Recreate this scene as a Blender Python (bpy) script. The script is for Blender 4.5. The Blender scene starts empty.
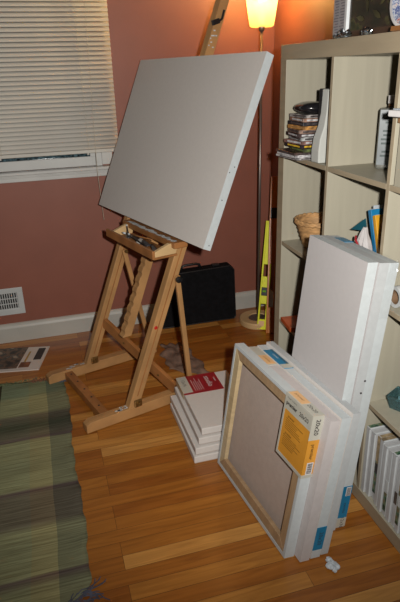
import bpy, bmesh, math, random
from mathutils import Vector, Matrix, Euler
random.seed(7)
COL = bpy.context.scene.collection
V = Vector

# ------------------------------------------------------------------ helpers
def link(o, parent=None):
    COL.objects.link(o)
    if parent is not None:
        o.parent = parent
    return o

def obj(name, bm, mat, parent=None, smooth=False, bevel=0.0, seg=2):
    me = bpy.data.meshes.new(name)
    bmesh.ops.recalc_face_normals(bm, faces=bm.faces[:])
    bm.to_mesh(me); bm.free()
    for m in (mat if isinstance(mat, (list, tuple)) else [mat]):
        me.materials.append(m)
    if smooth:
        for p in me.polygons: p.use_smooth = True
    o = bpy.data.objects.new(name, me)
    link(o, parent)
    if bevel:
        b = o.modifiers.new('bevel', 'BEVEL'); b.width = bevel; b.segments = seg
        b.limit_method = 'ANGLE'; b.angle_limit = math.radians(40)
    return o

def tag(o, label, cat, group=None):
    o['label'] = label; o['category'] = cat
    if group: o['group'] = group
    return o

def struct(o):
    o['kind'] = 'structure'; return o

def thing(name, label, cat, mw=None, group=None):
    o = bpy.data.objects.new(name, None); COL.objects.link(o)
    o.empty_display_size = .05
    if mw is not None: o.matrix_world = mw
    return tag(o, label, cat, group)

def copy_tree(o, parent=None):
    c = o.copy(); COL.objects.link(c); c.parent = parent
    for ch in list(o.children):
        copy_tree(ch, c)
    return c

def box(bm, lo, hi, mat=0, M=None):
    lo, hi = V(lo), V(hi)
    vs = []
    for i in range(8):
        p = V((hi.x if i & 1 else lo.x, hi.y if i & 2 else lo.y, hi.z if i & 4 else lo.z))
        vs.append(bm.verts.new(M @ p if M else p))
    for f in ((0,1,3,2),(4,6,7,5),(0,4,5,1),(2,3,7,6),(0,2,6,4),(1,5,7,3)):
        fa = bm.faces.new([vs[k] for k in f]); fa.material_index = mat
    return bm

def B(lo, hi, M=None):
    return box(bmesh.new(), lo, hi, 0, M)

def beam(bm, a, b, w, t, side=(0,0,1), mat=0):
    """rectangular bar from a to b; w across 'side' direction, t across the third one"""
    a, b = V(a), V(b); d = (b-a).normalized(); s = V(side); s = (s - d*s.dot(d)).normalized(); n = d.cross(s)
    vs = []
    for p in (a, b):
        for i, j in ((-1,-1),(1,-1),(1,1),(-1,1)):
            vs.append(bm.verts.new(p + s*(i*w/2) + n*(j*t/2)))
    for f in ((3,2,1,0),(4,5,6,7),(0,1,5,4),(1,2,6,5),(2,3,7,6),(3,0,4,7)):
        bm.faces.new([vs[k] for k in f]).material_index = mat
    return bm

def tube(bm, pts, r, seg=10, cap=True, mat=0):
    pts = [V(p) for p in pts]
    rs = r if isinstance(r, (list, tuple)) else [r]*len(pts)
    rings = []
    prev = None
    for i, p in enumerate(pts):
        d = (pts[min(i+1, len(pts)-1)] - pts[max(i-1, 0)]).normalized()
        if prev is None:
            up = V((0,0,1)) if abs(d.z) < .9 else V((1,0,0))
            s = d.cross(up).normalized()
        else:
            s = (prev - d*prev.dot(d)).normalized()
        prev = s; n = d.cross(s)
        rings.append([bm.verts.new(p + (s*math.cos(2*math.pi*k/seg) + n*math.sin(2*math.pi*k/seg))*rs[i]) for k in range(seg)])
    for a, b in zip(rings, rings[1:]):
        for k in range(seg):
            f = bm.faces.new((a[k], a[(k+1) % seg], b[(k+1) % seg], b[k])); f.material_index = mat
    if cap:
        bm.faces.new(rings[0][::-1]).material_index = mat; bm.faces.new(rings[-1]).material_index = mat
    return bm

def lathe(bm, prof, seg=40, c=(0,0,0), sx=1, sy=1, mat=0, close=False):
    c = V(c); rings = []
    for r, z in prof:
        if r < 1e-6: rings.append([bm.verts.new(c + V((0,0,z)))])
        else: rings.append([bm.verts.new(c + V((r*sx*math.cos(2*math.pi*k/seg), r*sy*math.sin(2*math.pi*k/seg), z))) for k in range(seg)])
    for a, b in zip(rings, rings[1:]):
        for k in range(seg):
            k2 = (k+1) % seg
            if len(a) == 1 and len(b) == 1: continue
            if len(a) == 1: f = (a[0], b[k2], b[k])
            elif len(b) == 1: f = (a[k], a[k2], b[0])
            else: f = (a[k], a[k2], b[k2], b[k])
            bm.faces.new(f).material_index = mat
    return bm

def prism(bm, poly, t, M=None, mat=0):
    """poly in XZ, extruded along y from 0 to t"""
    M = M or Matrix()
    a = [bm.verts.new(M @ V((x, 0, z))) for x, z in poly]
    b = [bm.verts.new(M @ V((x, t, z))) for x, z in poly]
    bm.faces.new(a).material_index = mat; bm.faces.new(b[::-1]).material_index = mat
    n = len(poly)
    for i in range(n):
        bm.faces.new((a[i], b[i], b[(i+1) % n], a[(i+1) % n])).material_index = mat
    return bm

def text_obj(name, body, size, mat, parent, loc, rot, align='CENTER', sx=1, bold=0):
    cu = bpy.data.curves.new('tmp', 'FONT'); cu.body = body; cu.size = size
    cu.align_x = align; cu.align_y = 'CENTER'; cu.resolution_u = 2; cu.offset = bold
    t = bpy.data.objects.new('tmp', cu); COL.objects.link(t)
    dg = bpy.context.evaluated_depsgraph_get(); dg.update()
    me = bpy.data.meshes.new_from_object(t.evaluated_get(dg))
    bpy.data.objects.remove(t); bpy.data.curves.remove(cu)
    me.name = name; me.materials.clear(); me.materials.append(mat)
    o = bpy.data.objects.new(name, me); link(o, parent)
    o.location = loc; o.rotation_euler = rot; o.scale = (sx, 1, 1)
    return o

# ------------------------------------------------------------------ materials
def new_mat(name):
    m = bpy.data.materials.new(name); m.use_nodes = True
    nt = m.node_tree; b = nt.nodes['Principled BSDF']
    return m, nt, b

def L4(c): return (c[0], c[1], c[2], 1)

def mat(name, col, rough=.5, var=.12, scale=8, stretch=(1,1,1), metal=0, bump=0, col2=None, spec=.5, coat=0, detail=4, emis=None, es=0):
    m, nt, b = new_mat(name)
    N = nt.nodes.new; Lk = nt.links.new
    tc = N('ShaderNodeTexCoord'); mp = N('ShaderNodeMapping'); mp.inputs['Scale'].default_value = stretch
    nz = N('ShaderNodeTexNoise'); nz.inputs['Scale'].default_value = scale; nz.inputs['Detail'].default_value = detail
    rp = N('ShaderNodeValToRGB')
    lo = [max(0, c*(1-var)) for c in col]; hi = [min(1, c*(1+var)) for c in col]
    if col2: lo = col2; hi = col
    rp.color_ramp.elements[0].position = .35; rp.color_ramp.elements[1].position = .65
    rp.color_ramp.elements[0].color = L4(lo); rp.color_ramp.elements[1].color = L4(hi)
    Lk(tc.outputs['Object'], mp.inputs['Vector']); Lk(mp.outputs[0], nz.inputs['Vector'])
    Lk(nz.outputs['Fac'], rp.inputs['Fac']); Lk(rp.outputs[0], b.inputs['Base Color'])
    b.inputs['Roughness'].default_value = rough; b.inputs['Metallic'].default_value = metal
    b.inputs['Specular IOR Level'].default_value = spec; b.inputs['Coat Weight'].default_value = coat
    if bump:
        bp = N('ShaderNodeBump'); bp.inputs['Strength'].default_value = bump; bp.inputs['Distance'].default_value = .003
        Lk(nz.outputs['Fac'], bp.inputs['Height']); Lk(bp.outputs[0], b.inputs['Normal'])
    if emis:
        b.inputs['Emission Color'].default_value = L4(emis); b.inputs['Emission Strength'].default_value = es
    return m

def floor_mat():
    m, nt, b = new_mat('oak strip floor')
    N = nt.nodes.new; Lk = nt.links.new
    tc = N('ShaderNodeTexCoord')
    br = N('ShaderNodeTexBrick'); br.offset = .37; br.offset_frequency = 3; br.squash = 1
    br.inputs['Color1'].default_value = (0,0,0,1); br.inputs['Color2'].default_value = (1,1,1,1); br.inputs['Mortar'].default_value = (.5,.5,.5,1)
    br.inputs['Scale'].default_value = 1; br.inputs['Mortar Size'].default_value = .0007; br.inputs['Mortar Smooth'].default_value = .2
    br.inputs['Brick Width'].default_value = .83; br.inputs['Row Height'].default_value = .057
    Lk(tc.outputs['Object'], br.inputs['Vector'])
    # grain, offset for every board
    sep = N('ShaderNodeSeparateColor'); Lk(br.outputs['Color'], sep.inputs[0])
    mp = N('ShaderNodeMapping'); mp.inputs['Scale'].default_value = (1.6, 22, 1)
    cmb = N('ShaderNodeCombineXYZ'); mul = N('ShaderNodeMath'); mul.operation = 'MULTIPLY'; mul.inputs[1].default_value = 37
    Lk(sep.outputs[0], mul.inputs[0]); Lk(mul.outputs[0], cmb.inputs['Z']); Lk(cmb.outputs[0], mp.inputs['Location'])
    Lk(tc.outputs['Object'], mp.inputs['Vector'])
    g = N('ShaderNodeTexNoise'); g.inputs['Scale'].default_value = 2.2; g.inputs['Detail'].default_value = 7; g.inputs['Distortion'].default_value = 1.2
    Lk(mp.outputs[0], g.inputs['Vector'])
    rp = N('ShaderNodeValToRGB'); e = rp.color_ramp.elements
    e[0].position = .0; e[0].color = (.28,.092,.015,1); e[1].position = 1; e[1].color = (.56,.28,.075,1)
    x = e.new(.3); x.color = (.32,.112,.018,1); x = e.new(.75); x.color = (.39,.155,.026,1); x = e.new(.9); x.color=(.50,.235,.055,1)
    Lk(sep.outputs[0], rp.inputs['Fac'])
    rg = N('ShaderNodeValToRGB'); rg.color_ramp.elements[0].position = .3; rg.color_ramp.elements[1].position = .7
    rg.color_ramp.elements[0].color = (.72,.66,.6,1); rg.color_ramp.elements[1].color = (1.12,1.12,1.1,1)
    Lk(g.outputs['Fac'], rg.inputs['Fac'])
    mx = N('ShaderNodeMix'); mx.data_type = 'RGBA'; mx.blend_type = 'MULTIPLY'; mx.inputs[0].default_value = 1
    Lk(rp.outputs[0], mx.inputs[6]); Lk(rg.outputs[0], mx.inputs[7])
    m2 = N('ShaderNodeMix'); m2.data_type = 'RGBA'; m2.inputs[7].default_value = (.07,.028,.01,1)
    Lk(br.outputs['Fac'], m2.inputs[0]); Lk(mx.outputs[2], m2.inputs[6])
    Lk(m2.outputs[2], b.inputs['Base Color'])
    b.inputs['Roughness'].default_value = .30; b.inputs['Specular IOR Level'].default_value = .4
    bp = N('ShaderNodeBump'); bp.inputs['Strength'].default_value = .25; bp.inputs['Distance'].default_value = .001; bp.invert = True
    Lk(br.outputs['Fac'], bp.inputs['Height']); Lk(bp.outputs[0], b.inputs['Normal'])
    return m

def rug_mat():
    m, nt, b = new_mat('woven striped cotton')
    N = nt.nodes.new; Lk = nt.links.new
    tc = N('ShaderNodeTexCoord'); sx = N('ShaderNodeSeparateXYZ')
    wob = N('ShaderNodeTexNoise'); wob.inputs['Scale'].default_value = 3; wob.inputs['Detail'].default_value = 3
    Lk(tc.outputs['Object'], wob.inputs['Vector'])
    vm = N('ShaderNodeVectorMath'); vm.operation = 'MULTIPLY_ADD'; vm.inputs[1].default_value = (.02,.03,0)
    Lk(wob.outputs['Color'], vm.inputs[0]); Lk(tc.outputs['Object'], vm.inputs[2]); Lk(vm.outputs[0], sx.inputs[0])
    # y bands : -.95 .. .55
    mr = N('ShaderNodeMapRange'); mr.inputs['From Min'].default_value = -.95; mr.inputs['From Max'].default_value = .55
    Lk(sx.outputs['Y'], mr.inputs['Value'])
    rp = N('ShaderNodeValToRGB'); rp.color_ramp.interpolation = 'LINEAR'
    e = rp.color_ramp.elements
    def pos(y): return (y+.95)/1.5
    lg=(.37,.37,.20); dk=(.20,.175,.12); tl=(.26,.31,.19); mg=(.31,.315,.175); pu=(.17,.12,.11)
    stops=[(-.93,mg),(-.80,lg),(-.77,mg),(-.73,pu),(-.72,lg),(-.60,mg),(-.535,lg),(-.50,dk),(-.35,dk),(-.325,pu),(-.31,lg),(-.17,mg),(-.12,lg),(-.01,lg),(.0,pu),(.02,dk),(.10,(.11,.12,.075)),(.18,dk),(.205,lg),(.33,lg),(.37,tl),(.50,tl)]
    e[0].position = pos(stops[0][0]); e[0].color = L4(stops[0][1]); e[1].position = pos(stops[-1][0]); e[1].color = L4(stops[-1][1])
    for y, c in stops[1:-1]:
        x = e.new(pos(y)); x.color = L4(c)
    Lk(mr.outputs[0], rp.inputs['Fac'])
    mr2 = N('ShaderNodeMapRange'); mr2.inputs['From Min'].default_value = -2; mr2.inputs['From Max'].default_value = -.9
    Lk(sx.outputs['X'], mr2.inputs['Value'])
    rx = N('ShaderNodeValToRGB'); rx.color_ramp.interpolation = 'CONSTANT'; e = rx.color_ramp.elements
    def px(x): return (x+2)/1.1
    e[0].position = 0; e[0].color = (.9,.9,.9,1); e[1].position = px(-1.02); e[1].color = (.60,.63,.68,1)
    for x, c in ((-1.6,(.6,.6,.6)),(-1.5,(1,1,1)),(-1.242,(.25,.2,.2)),(-1.228,(.9,.95,.95)),(-1.1,(.98,.93,.85))):
        k = e.new(px(x)); k.color = L4(c)
    Lk(mr2.outputs[0], rx.inputs['Fac'])
    mx = N('ShaderNodeMix'); mx.data_type = 'RGBA'; mx.blend_type = 'MULTIPLY'; mx.inputs[0].default_value = 1
    Lk(rp.outputs[0], mx.inputs[6]); Lk(rx.outputs[0], mx.inputs[7])
    mp = N('ShaderNodeMapping'); mp.inputs['Scale'].default_value = (2, 75, 1); Lk(tc.outputs['Object'], mp.inputs['Vector'])
    nz = N('ShaderNodeTexNoise'); nz.inputs['Scale'].default_value = 2; nz.inputs['Detail'].default_value = 6; nz.inputs['Roughness'].default_value = .7
    Lk(mp.outputs[0], nz.inputs['Vector'])
    rn = N('ShaderNodeValToRGB'); rn.color_ramp.elements[0].position=.3; rn.color_ramp.elements[1].position=.65
    rn.color_ramp.elements[0].color=(.5,.44,.42,1); rn.color_ramp.elements[1].color=(1.15,1.15,1.15,1)
    Lk(nz.outputs['Fac'], rn.inputs['Fac'])
    m2 = N('ShaderNodeMix'); m2.data_type = 'RGBA'; m2.blend_type = 'MULTIPLY'; m2.inputs[0].default_value = 1
    Lk(mx.outputs[2], m2.inputs[6]); Lk(rn.outputs[0], m2.inputs[7]); Lk(m2.outputs[2], b.inputs['Base Color'])
    b.inputs['Roughness'].default_value = .95; b.inputs['Specular IOR Level'].default_value = .1
    bp = N('ShaderNodeBump'); bp.inputs['Strength'].default_value = .5; bp.inputs['Distance'].default_value = .003
    Lk(nz.outputs['Fac'], bp.inputs['Height']); Lk(bp.outputs[0], b.inputs['Normal'])
    return m

def blotch_mat(name, cols, scale=14, rough=.4, stretch=(1,1,1)):
    """several hard-edged colours in cells: printed pictures, collage covers"""
    m, nt, b = new_mat(name)
    N = nt.nodes.new; Lk = nt.links.new
    tc = N('ShaderNodeTexCoord'); mp = N('ShaderNodeMapping'); mp.inputs['Scale'].default_value = stretch
    nz = N('ShaderNodeTexNoise'); nz.inputs['Scale'].default_value = scale; nz.inputs['Detail'].default_value = 3
    rp = N('ShaderNodeValToRGB'); e = rp.color_ramp.elements
    n = len(cols)
    for i, c in enumerate(cols):
        p = .34 + .32*i/(n-1)
        if i == 0: e[0].position = p; e[0].color = L4(c)
        elif i == n-1: e[-1].position = p; e[-1].color = L4(c)
        else:
            k = e.new(p); k.color = L4(c)
    Lk(tc.outputs['Object'], mp.inputs['Vector']); Lk(mp.outputs[0], nz.inputs['Vector']); Lk(nz.outputs['Fac'], rp.inputs['Fac'])
    Lk(rp.outputs[0], b.inputs['Base Color']); b.inputs['Roughness'].default_value = rough
    return m

def film_mat():
    m, nt, b = new_mat('clear shrink wrap')
    N = nt.nodes.new; Lk = nt.links.new
    tr = N('ShaderNodeBsdfTransparent'); gl = N('ShaderNodeBsdfGlossy'); gl.inputs['Roughness'].default_value = .16
    gl.inputs['Color'].default_value = (.9,.95,1,1)
    tc = N('ShaderNodeTexCoord'); nz = N('ShaderNodeTexNoise'); nz.inputs['Scale'].default_value = 9; nz.inputs['Detail'].default_value = 4; nz.inputs['Distortion'].default_value = 2
    bp = N('ShaderNodeBump'); bp.inputs['Strength'].default_value = .6; bp.inputs['Distance'].default_value = .01
    Lk(tc.outputs['Object'], nz.inputs['Vector']); Lk(nz.outputs['Fac'], bp.inputs['Height']); Lk(bp.outputs[0], gl.inputs['Normal'])
    mx = N('ShaderNodeMixShader'); mx.inputs[0].default_value = .05; Lk(tr.outputs[0], mx.inputs[1]); Lk(gl.outputs[0], mx.inputs[2])
    Lk(mx.outputs[0], nt.nodes['Material Output'].inputs['Surface'])
    return m

def glass_mat(name, col, rough=.03):
    m, nt, b = new_mat(name)
    N = nt.nodes.new; Lk = nt.links.new
    tc = N('ShaderNodeTexCoord'); nz = N('ShaderNodeTexNoise'); nz.inputs['Scale'].default_value = 30
    rp = N('ShaderNodeValToRGB'); rp.color_ramp.elements[0].color = L4([c*.8 for c in col]); rp.color_ramp.elements[1].color = L4(col)
    Lk(tc.outputs['Object'], nz.inputs['Vector']); Lk(nz.outputs['Fac'], rp.inputs['Fac']); Lk(rp.outputs[0], b.inputs['Base Color'])
    b.inputs['Transmission Weight'].default_value = .9; b.inputs['Roughness'].default_value = rough; b.inputs['IOR'].default_value = 1.45
    return m

WALL = mat('dusty terracotta wall paint', (.245,.084,.054), .55, .05, 5, bump=.05)
M_FLOOR = floor_mat()
TRIM = mat('white gloss trim paint', (.44,.43,.39), .35, .05, 6)
SILLP = mat('painted window wood', (.52,.52,.50), .35, .05, 6)
SLAT = mat('cream vinyl slat', (.56,.54,.49), .55, .04, 3, spec=.15)
CORD = mat('cream cord', (.5,.45,.36), .8, .1, 40)
PANE = mat('night window glass', (.006,.009,.012), .06, .5, 90, col2=(.10,.17,.20), spec=.6)  # bluish speckle paints reflections into the opaque dark glass
VENTM = mat('white enamel grille', (.50,.52,.52), .4, .05, 6)
DARK = mat('black void', (.012,.012,.012), .8, .3, 10)
BIRCH = mat('pale birch foil', (.37,.345,.27), .45, .04, 3, (14,14,1), spec=.3)
BIRCHF = mat('pale birch edge', (.33,.27,.185), .5, .08, 3, (10,1,10), spec=.3)
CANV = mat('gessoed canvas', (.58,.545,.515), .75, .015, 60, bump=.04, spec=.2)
CANS = mat('gessoed canvas side', (.49,.53,.545), .6, .03, 60, bump=.04, spec=.25)  # bluish cast from flash and plastic wrap is put into this colour
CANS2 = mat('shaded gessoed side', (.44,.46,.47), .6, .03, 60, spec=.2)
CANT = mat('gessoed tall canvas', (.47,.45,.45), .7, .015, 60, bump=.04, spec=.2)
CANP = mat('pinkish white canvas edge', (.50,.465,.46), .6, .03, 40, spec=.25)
RAW = mat('raw canvas back', (.44,.36,.315), .9, .03, 50, bump=.05, spec=.1)
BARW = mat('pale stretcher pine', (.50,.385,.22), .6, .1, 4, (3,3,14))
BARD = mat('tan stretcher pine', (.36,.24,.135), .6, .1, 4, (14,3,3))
OAK = mat('honey beech wood', (.40,.215,.085), .45, .16, 4, (2,10,2), spec=.4)
OAK2 = mat('orange beech wood', (.30,.125,.04), .45, .2, 4, (3,3,3), spec=.4)
PINE = mat('light pine end piece', (.55,.37,.18), .5, .12, 6)
BRASS = mat('brass hardware', (.28,.17,.06), .35, .2, 30, metal=.8)
BLACKP = mat('black plastic', (.012,.012,.013), .35, .3, 10)
CASEM = mat('black nylon', (.005,.005,.006), .85, .3, 40, bump=.2, spec=.15)
STEEL = mat('brushed steel', (.22,.19,.17), .35, .1, 10, metal=.7)
ZINC = mat('grey metal disc', (.16,.13,.11), .4, .1, 10, metal=.5)
REDP = mat('red paint', (.5,.02,.01), .5, .2, 20)
PAINTW = mat('dried white paint', (.5,.52,.53), .6, .3, 60)
YEL = mat('fluorescent yellow plastic', (.72,.74,.02), .4, .08, 10, spec=.4)
VIAL = mat('green level vial', (.15,.4,.03), .2, .1, 10)
AMBER = mat('varnished brown wood', (.42,.13,.016), .35, .2, 5, (4,4,1))
ORANGEL = mat('orange yellow card', (.60,.27,.03), .45, .05, 10)
GREYL = mat('greyish white card', (.45,.44,.38), .45, .04, 10)
ORANGET = mat('peach card', (.70,.42,.20), .45, .05, 10)
BLUEL = mat('cyan blue card', (.006,.17,.33), .4, .08, 12)
REDL = mat('crimson card', (.28,.012,.02), .4, .1, 12)
INK = mat('dark ink', (.035,.03,.03), .6, .2, 20)
INKB = mat('brown ink', (.22,.10,.01), .6, .2, 20)
WHITEI = mat('white print', (.62,.60,.60), .5, .04, 20)
FILM = film_mat()
TERRA = mat('tan wicker', (.44,.245,.10), .7, .3, 30, (1,1,3), bump=.6)
LINT = mat('grey lint', (.50,.54,.58), .9, .2, 80)
CLOTHB = mat('brown painting rag', (.17,.105,.075), .95, .3, 25, bump=.4)
FRINGE = mat('slate blue yarn', (.08,.085,.12), .95, .3, 30)
FRINGE2 = mat('rust yarn', (.22,.09,.05), .95, .4, 30)

# ------------------------------------------------------------------ camera (measured)
cam_loc = V((-.9262, -2.0863, 1.4092))
yaw, pitch, roll = -.2729, -.3914, -.0309
fw = V((-math.sin(yaw)*math.cos(pitch), math.cos(yaw)*math.cos(pitch), math.sin(pitch)))
rt = V((math.cos(yaw), math.sin(yaw), 0)); up = rt.cross(fw)
rt, up = rt*math.cos(roll)+up*math.sin(roll), up*math.cos(roll)-rt*math.sin(roll)
cd = bpy.data.cameras.new('camera'); cam = bpy.data.objects.new('camera', cd); COL.objects.link(cam)
cam.matrix_world = Matrix(((rt.x, up.x, -fw.x, cam_loc.x), (rt.y, up.y, -fw.y, cam_loc.y), (rt.z, up.z, -fw.z, cam_loc.z), (0,0,0,1)))
cd.sensor_fit = 'HORIZONTAL'; cd.sensor_width = 24; cd.lens = 555.9/400*24; cd.clip_start = .05
bpy.context.scene.camera = cam

# ------------------------------------------------------------------ the room
XW = .402
struct(obj('floor', B((-3.2,-3.4,-.05), (XW+.1,1.1,0)), M_FLOOR))
bm = bmesh.new()
wx0, wx1, wz0, wz1 = -1.93, -.585, .955, 2.2
for lo, hi in (((-3.2,1,0),(wx0,1.1,2.6)), ((wx1,1,0),(XW+.1,1.1,2.6)), ((wx0,1,0),(wx1,1.1,wz0)), ((wx0,1,wz1),(wx1,1.1,2.6))):
    box(bm, lo, hi)
struct(obj('wall_back', bm, WALL))
struct(obj('wall_right', B((XW,-3.4,0), (XW+.1,1,2.6)), WALL))
def baseboard(name, a, b, horiz):
    # profile (offset from wall, height)
    prof = [(0,0),(.018,0),(.018,.085),(.014,.098),(.008,.106),(0,.11)]
    bm = bmesh.new()
    ends = []
    for t in (a, b):
        ends.append([bm.verts.new(V((t, 1-p, z)) if horiz else V((XW-p, t, z))) for p, z in prof])
    bm.faces.new(ends[0]); bm.faces.new(ends[1][::-1])
    for i in range(len(prof)):
        j = (i+1) % len(prof); bm.faces.new((ends[0][i], ends[1][i], ends[1][j], ends[0][j]))
    return struct(obj(name, bm, TRIM))
baseboard('baseboard_back', -3.2, XW, True)
baseboard('baseboard_right', 0.02, .982, False)

# window: frame, sash, pane, stool, apron
win = bpy.data.objects.new('window_1', None); COL.objects.link(win); win.location = (-1.26, 1, .93); struct(win)
def wpart(name, bm, m, bevel=.002):
    o = obj(name, bm, m, None, bevel=bevel); o.parent = win; o.matrix_parent_inverse = Matrix.Translation(-V(win.location)); return o
bm = bmesh.new()
box(bm, (wx0,1.0,wz0),(wx0+.03,1.09,wz1)); box(bm, (wx1-.03,1.0,wz0),(wx1,1.09,wz1)); box(bm, (wx0,1.0,wz1-.03),(wx1,1.09,wz1))
box(bm, (wx1-.002,.985,.962),(wx1+.055,1.0,wz1+.06)); box(bm, (wx0-.055,.985,.962),(wx0+.002,1.0,wz1+.06)); box(bm, (wx0,.985,wz1-.005),(wx1,1.0,wz1+.06))
wpart('window_frame', bm, SILLP)
bm = bmesh.new()
for lo, hi in (((wx0+.03,1.015,.955),(wx1-.03,1.045,1.005)), ((wx0+.03,1.015,wz1-.08),(wx1-.03,1.045,wz1-.03)), ((wx0+.03,1.015,1.0),(wx0+.06,1.045,wz1-.08)), ((wx1-.06,1.015,1.0),(wx1-.03,1.045,wz1-.08)), ((wx0+.06,1.015,1.56),(wx1-.06,1.045,1.6))):
    box(bm, lo, hi)
wpart('sash', bm, SILLP)
wpart('pane', B((wx0+.055,1.028,1.0),(wx1-.055,1.032,wz1-.075)), PANE, 0)
bm = bmesh.new(); box(bm, (wx0-.07,.962,.937),(wx1+.07,1.015,.955)); wpart('window_stool', bm, SILLP, .005)
bm = bmesh.new(); box(bm, (wx0-.055,.984,.902),(wx1+.055,1.0,.937)); box(bm, (wx0-.055,.98,.922),(wx1+.055,.985,.930)); wpart('apron', bm, SILLP, .003)

# ------------------------------------------------------------------ mini blinds
bl = thing('window_blind', 'cream horizontal mini blind lowered over the window', 'blind', Matrix.Translation((-1.26,.955,1.035)))
x0, x1 = -1.99, -.497
def bpart(name, bm, m, parent=bl, **k):
    o = obj(name, bm, m, None, **k); o.parent = parent; o.matrix_parent_inverse = Matrix.Translation(-V((-1.26,.955,1.035))); return o
bm = bmesh.new()
z = 1.062
while z < 2.2:
    # closed curved slat, tipped steeply
    a = [bm.verts.new((x0, .955+dy, z+dz)) for dy, dz in ((-.0085,-.012),(-.0065,-.004),(-.001,.004),(.0065,.011))]
    b = [bm.verts.new((x1, .955+dy, z+dz)) for dy, dz in ((-.0085,-.012),(-.0065,-.004),(-.001,.004),(.0065,.011))]
    for i in range(3): bm.faces.new((a[i], b[i], b[i+1], a[i+1]))
    z += .0214
o = bpart('slats', bm, SLAT, smooth=True)
s = o.modifiers.new('solid','SOLIDIFY'); s.thickness = .0008
bpart('bottom_rail', B((x0,.944,1.030),(x1,.966,1.048)), SLAT, bevel=.003)
bpart('head_rail', B((x0,.935,2.2),(x1,.975,2.25)), SLAT, bevel=.002)
for x in (-.655, -1.09, -1.55, -1.86):
    bm = bmesh.new(); tube(bm, [(x,.9435,1.04),(x,.9435,2.2)], .0009, 5)
    z = 1.06
    while z < 2.2:
        tube(bm, [(x,.9435,z),(x,.957,z+.006)], .0008, 4); z += .0214
    bpart('ladder_cord', bm, CORD)
for x in (-.66,-1.10):
    bpart('cord_button', tube(bmesh.new(), [(x,.95,1.022),(x,.95,1.031)], .006, 10), SLAT)
bm = bmesh.new(); tube(bm, [(-.603,.925,2.2),(-.606,.925,1.75),(-.616,.928,1.3),(-.624,.93,.95),(-.618,.93,.80),(-.613,.93,.675)], .0013, 6)
pc = bpart('pull_cord', bm, CORD)
bm = bmesh.new(); lathe(bm, [(0,.684),(.004,.682),(.006,.670),(.009,.652),(.0125,.640),(.011,.638),(0,.640)], 14, (-.613,.93,0))
tube(bm, [(-.604,.93,.643),(-.602,.93,.633)], .004, 6)
t = obj('tassel', bm, mat('ivory plastic', (.6,.56,.47), .4), None, smooth=True); t.parent = pc; t.matrix_parent_inverse = pc.matrix_parent_inverse.copy()

# ------------------------------------------------------------------ wall vent
v = thing('wall_vent', 'white louvred heating register low on the wall above the baseboard', 'vent', Matrix.Translation((-1.28,1,.165)))
bm = bmesh.new()
X0,X1,Z0,Z1 = -.19,.182,0,.158
box(bm,(X0,-.008,Z0),(X1,0,Z0+.034)); box(bm,(X0,-.008,Z1-.030),(X1,0,Z1)); box(bm,(X0,-.008,Z0+.03),(X0+.03,0,Z1-.03)); box(bm,(X1-.032,-.008,Z0+.03),(X1,0,Z1-.03))
obj('vent_frame', bm, VENTM, v, bevel=.002)
obj('duct_shade_sheet', B((X0+.03,-.003,Z0+.034),(X1-.032,-.001,Z1-.03)), DARK, v)  # black sheet stands in for the unlit duct behind the louvres
bm = bmesh.new()
for r in range(3):
    z = Z0+.036+r*.031
    box(bm, (X0+.03,-.0075,z-.003),(X1-.032,-.003,z+.002))
    x = X0+.034
    while x < X1-.034:
        box(bm, (x,-.0072,z),(x+.0045,-.004,z+.03)); x += .0125
obj('louvres', bm, VENTM, v)

# ------------------------------------------------------------------ the shelving unit
sh = thing('cube_shelf', 'pale birch cube shelving unit, four squares high, against the right wall', 'shelf', Matrix.Translation((.195,-.745,0)))
D = .39
def spart(name, lo, hi, m=BIRCH, bev=.001):
    o = obj(name, B(lo, hi), m, None, bevel=bev); o.parent = sh; o.matrix_parent_inverse = Matrix.Translation((-.195,.745,0))
    # front edge strips take the darker edging
    o.data.materials.append(BIRCHF)
    for p in o.data.polygons:
        if p.normal.x < -.9: p.material_index = 1
    return o
spart('top_panel', (0,-1.49,1.44),(D,0,1.49)); spart('base_panel', (0,-1.49,0),(D,0,.05))
spart('side_panel', (0,-.05,.05),(D,0,1.44)); spart('side_panel', (0,-1.49,.05),(D,-1.44,1.44))
for k in (1,2,3):
    y = -.05-.335*k-.016*(k-1)
    spart('divider', (.001,y-.016,.05),(D,y,1.44))
for r in (1,2,3):
    z = 1.44-.351*r
    for c in range(4):
        y = -.05-.351*c
        spart('shelf_board', (.001,y-.335,z),(D,y,z+.016))
ZS = [1.105, .754, .403, .05]   # standing heights of rows, top to bottom

# ------------------------------------------------------------------ floor lamp
lp = thing('floor_lamp', 'lit floor lamp with glowing glass shade, steel pole and round wooden base', 'lamp', Matrix.Translation((.229,.757,0)))
obj('base_ring', lathe(bmesh.new(), [(.055,.0),(.108,0),(.111,.006),(.111,.030),(.107,.036),(.062,.036),(.058,.032),(.055,0)], 56), PINE, lp, smooth=False)
obj('base_plate', lathe(bmesh.new(), [(0,.002),(.057,.002),(.057,.031),(.05,.034),(.014,.035),(.012,.042),(0,.043)], 40), ZINC, lp)
obj('pole', tube(bmesh.new(), [(0,0,.03),(0,0,1.62)], .0075, 14), STEEL, lp, smooth=True)
sm, nt, b = new_mat('glowing frosted glass')
tc = nt.nodes.new('ShaderNodeTexCoord'); sp = nt.nodes.new('ShaderNodeSeparateXYZ'); mr = nt.nodes.new('ShaderNodeMapRange')
mr.inputs['From Min'].default_value = 1.60; mr.inputs['From Max'].default_value = 1.76
rp = nt.nodes.new('ShaderNodeValToRGB'); rp.color_ramp.elements[0].color = (.62,.26,.05,1); rp.color_ramp.elements[1].color = (1,.52,.16,1); rp.color_ramp.elements[1].position=.55
nt.links.new(tc.outputs['Object'], sp.inputs[0]); nt.links.new(sp.outputs['Z'], mr.inputs['Value']); nt.links.new(mr.outputs[0], rp.inputs['Fac'])
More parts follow.
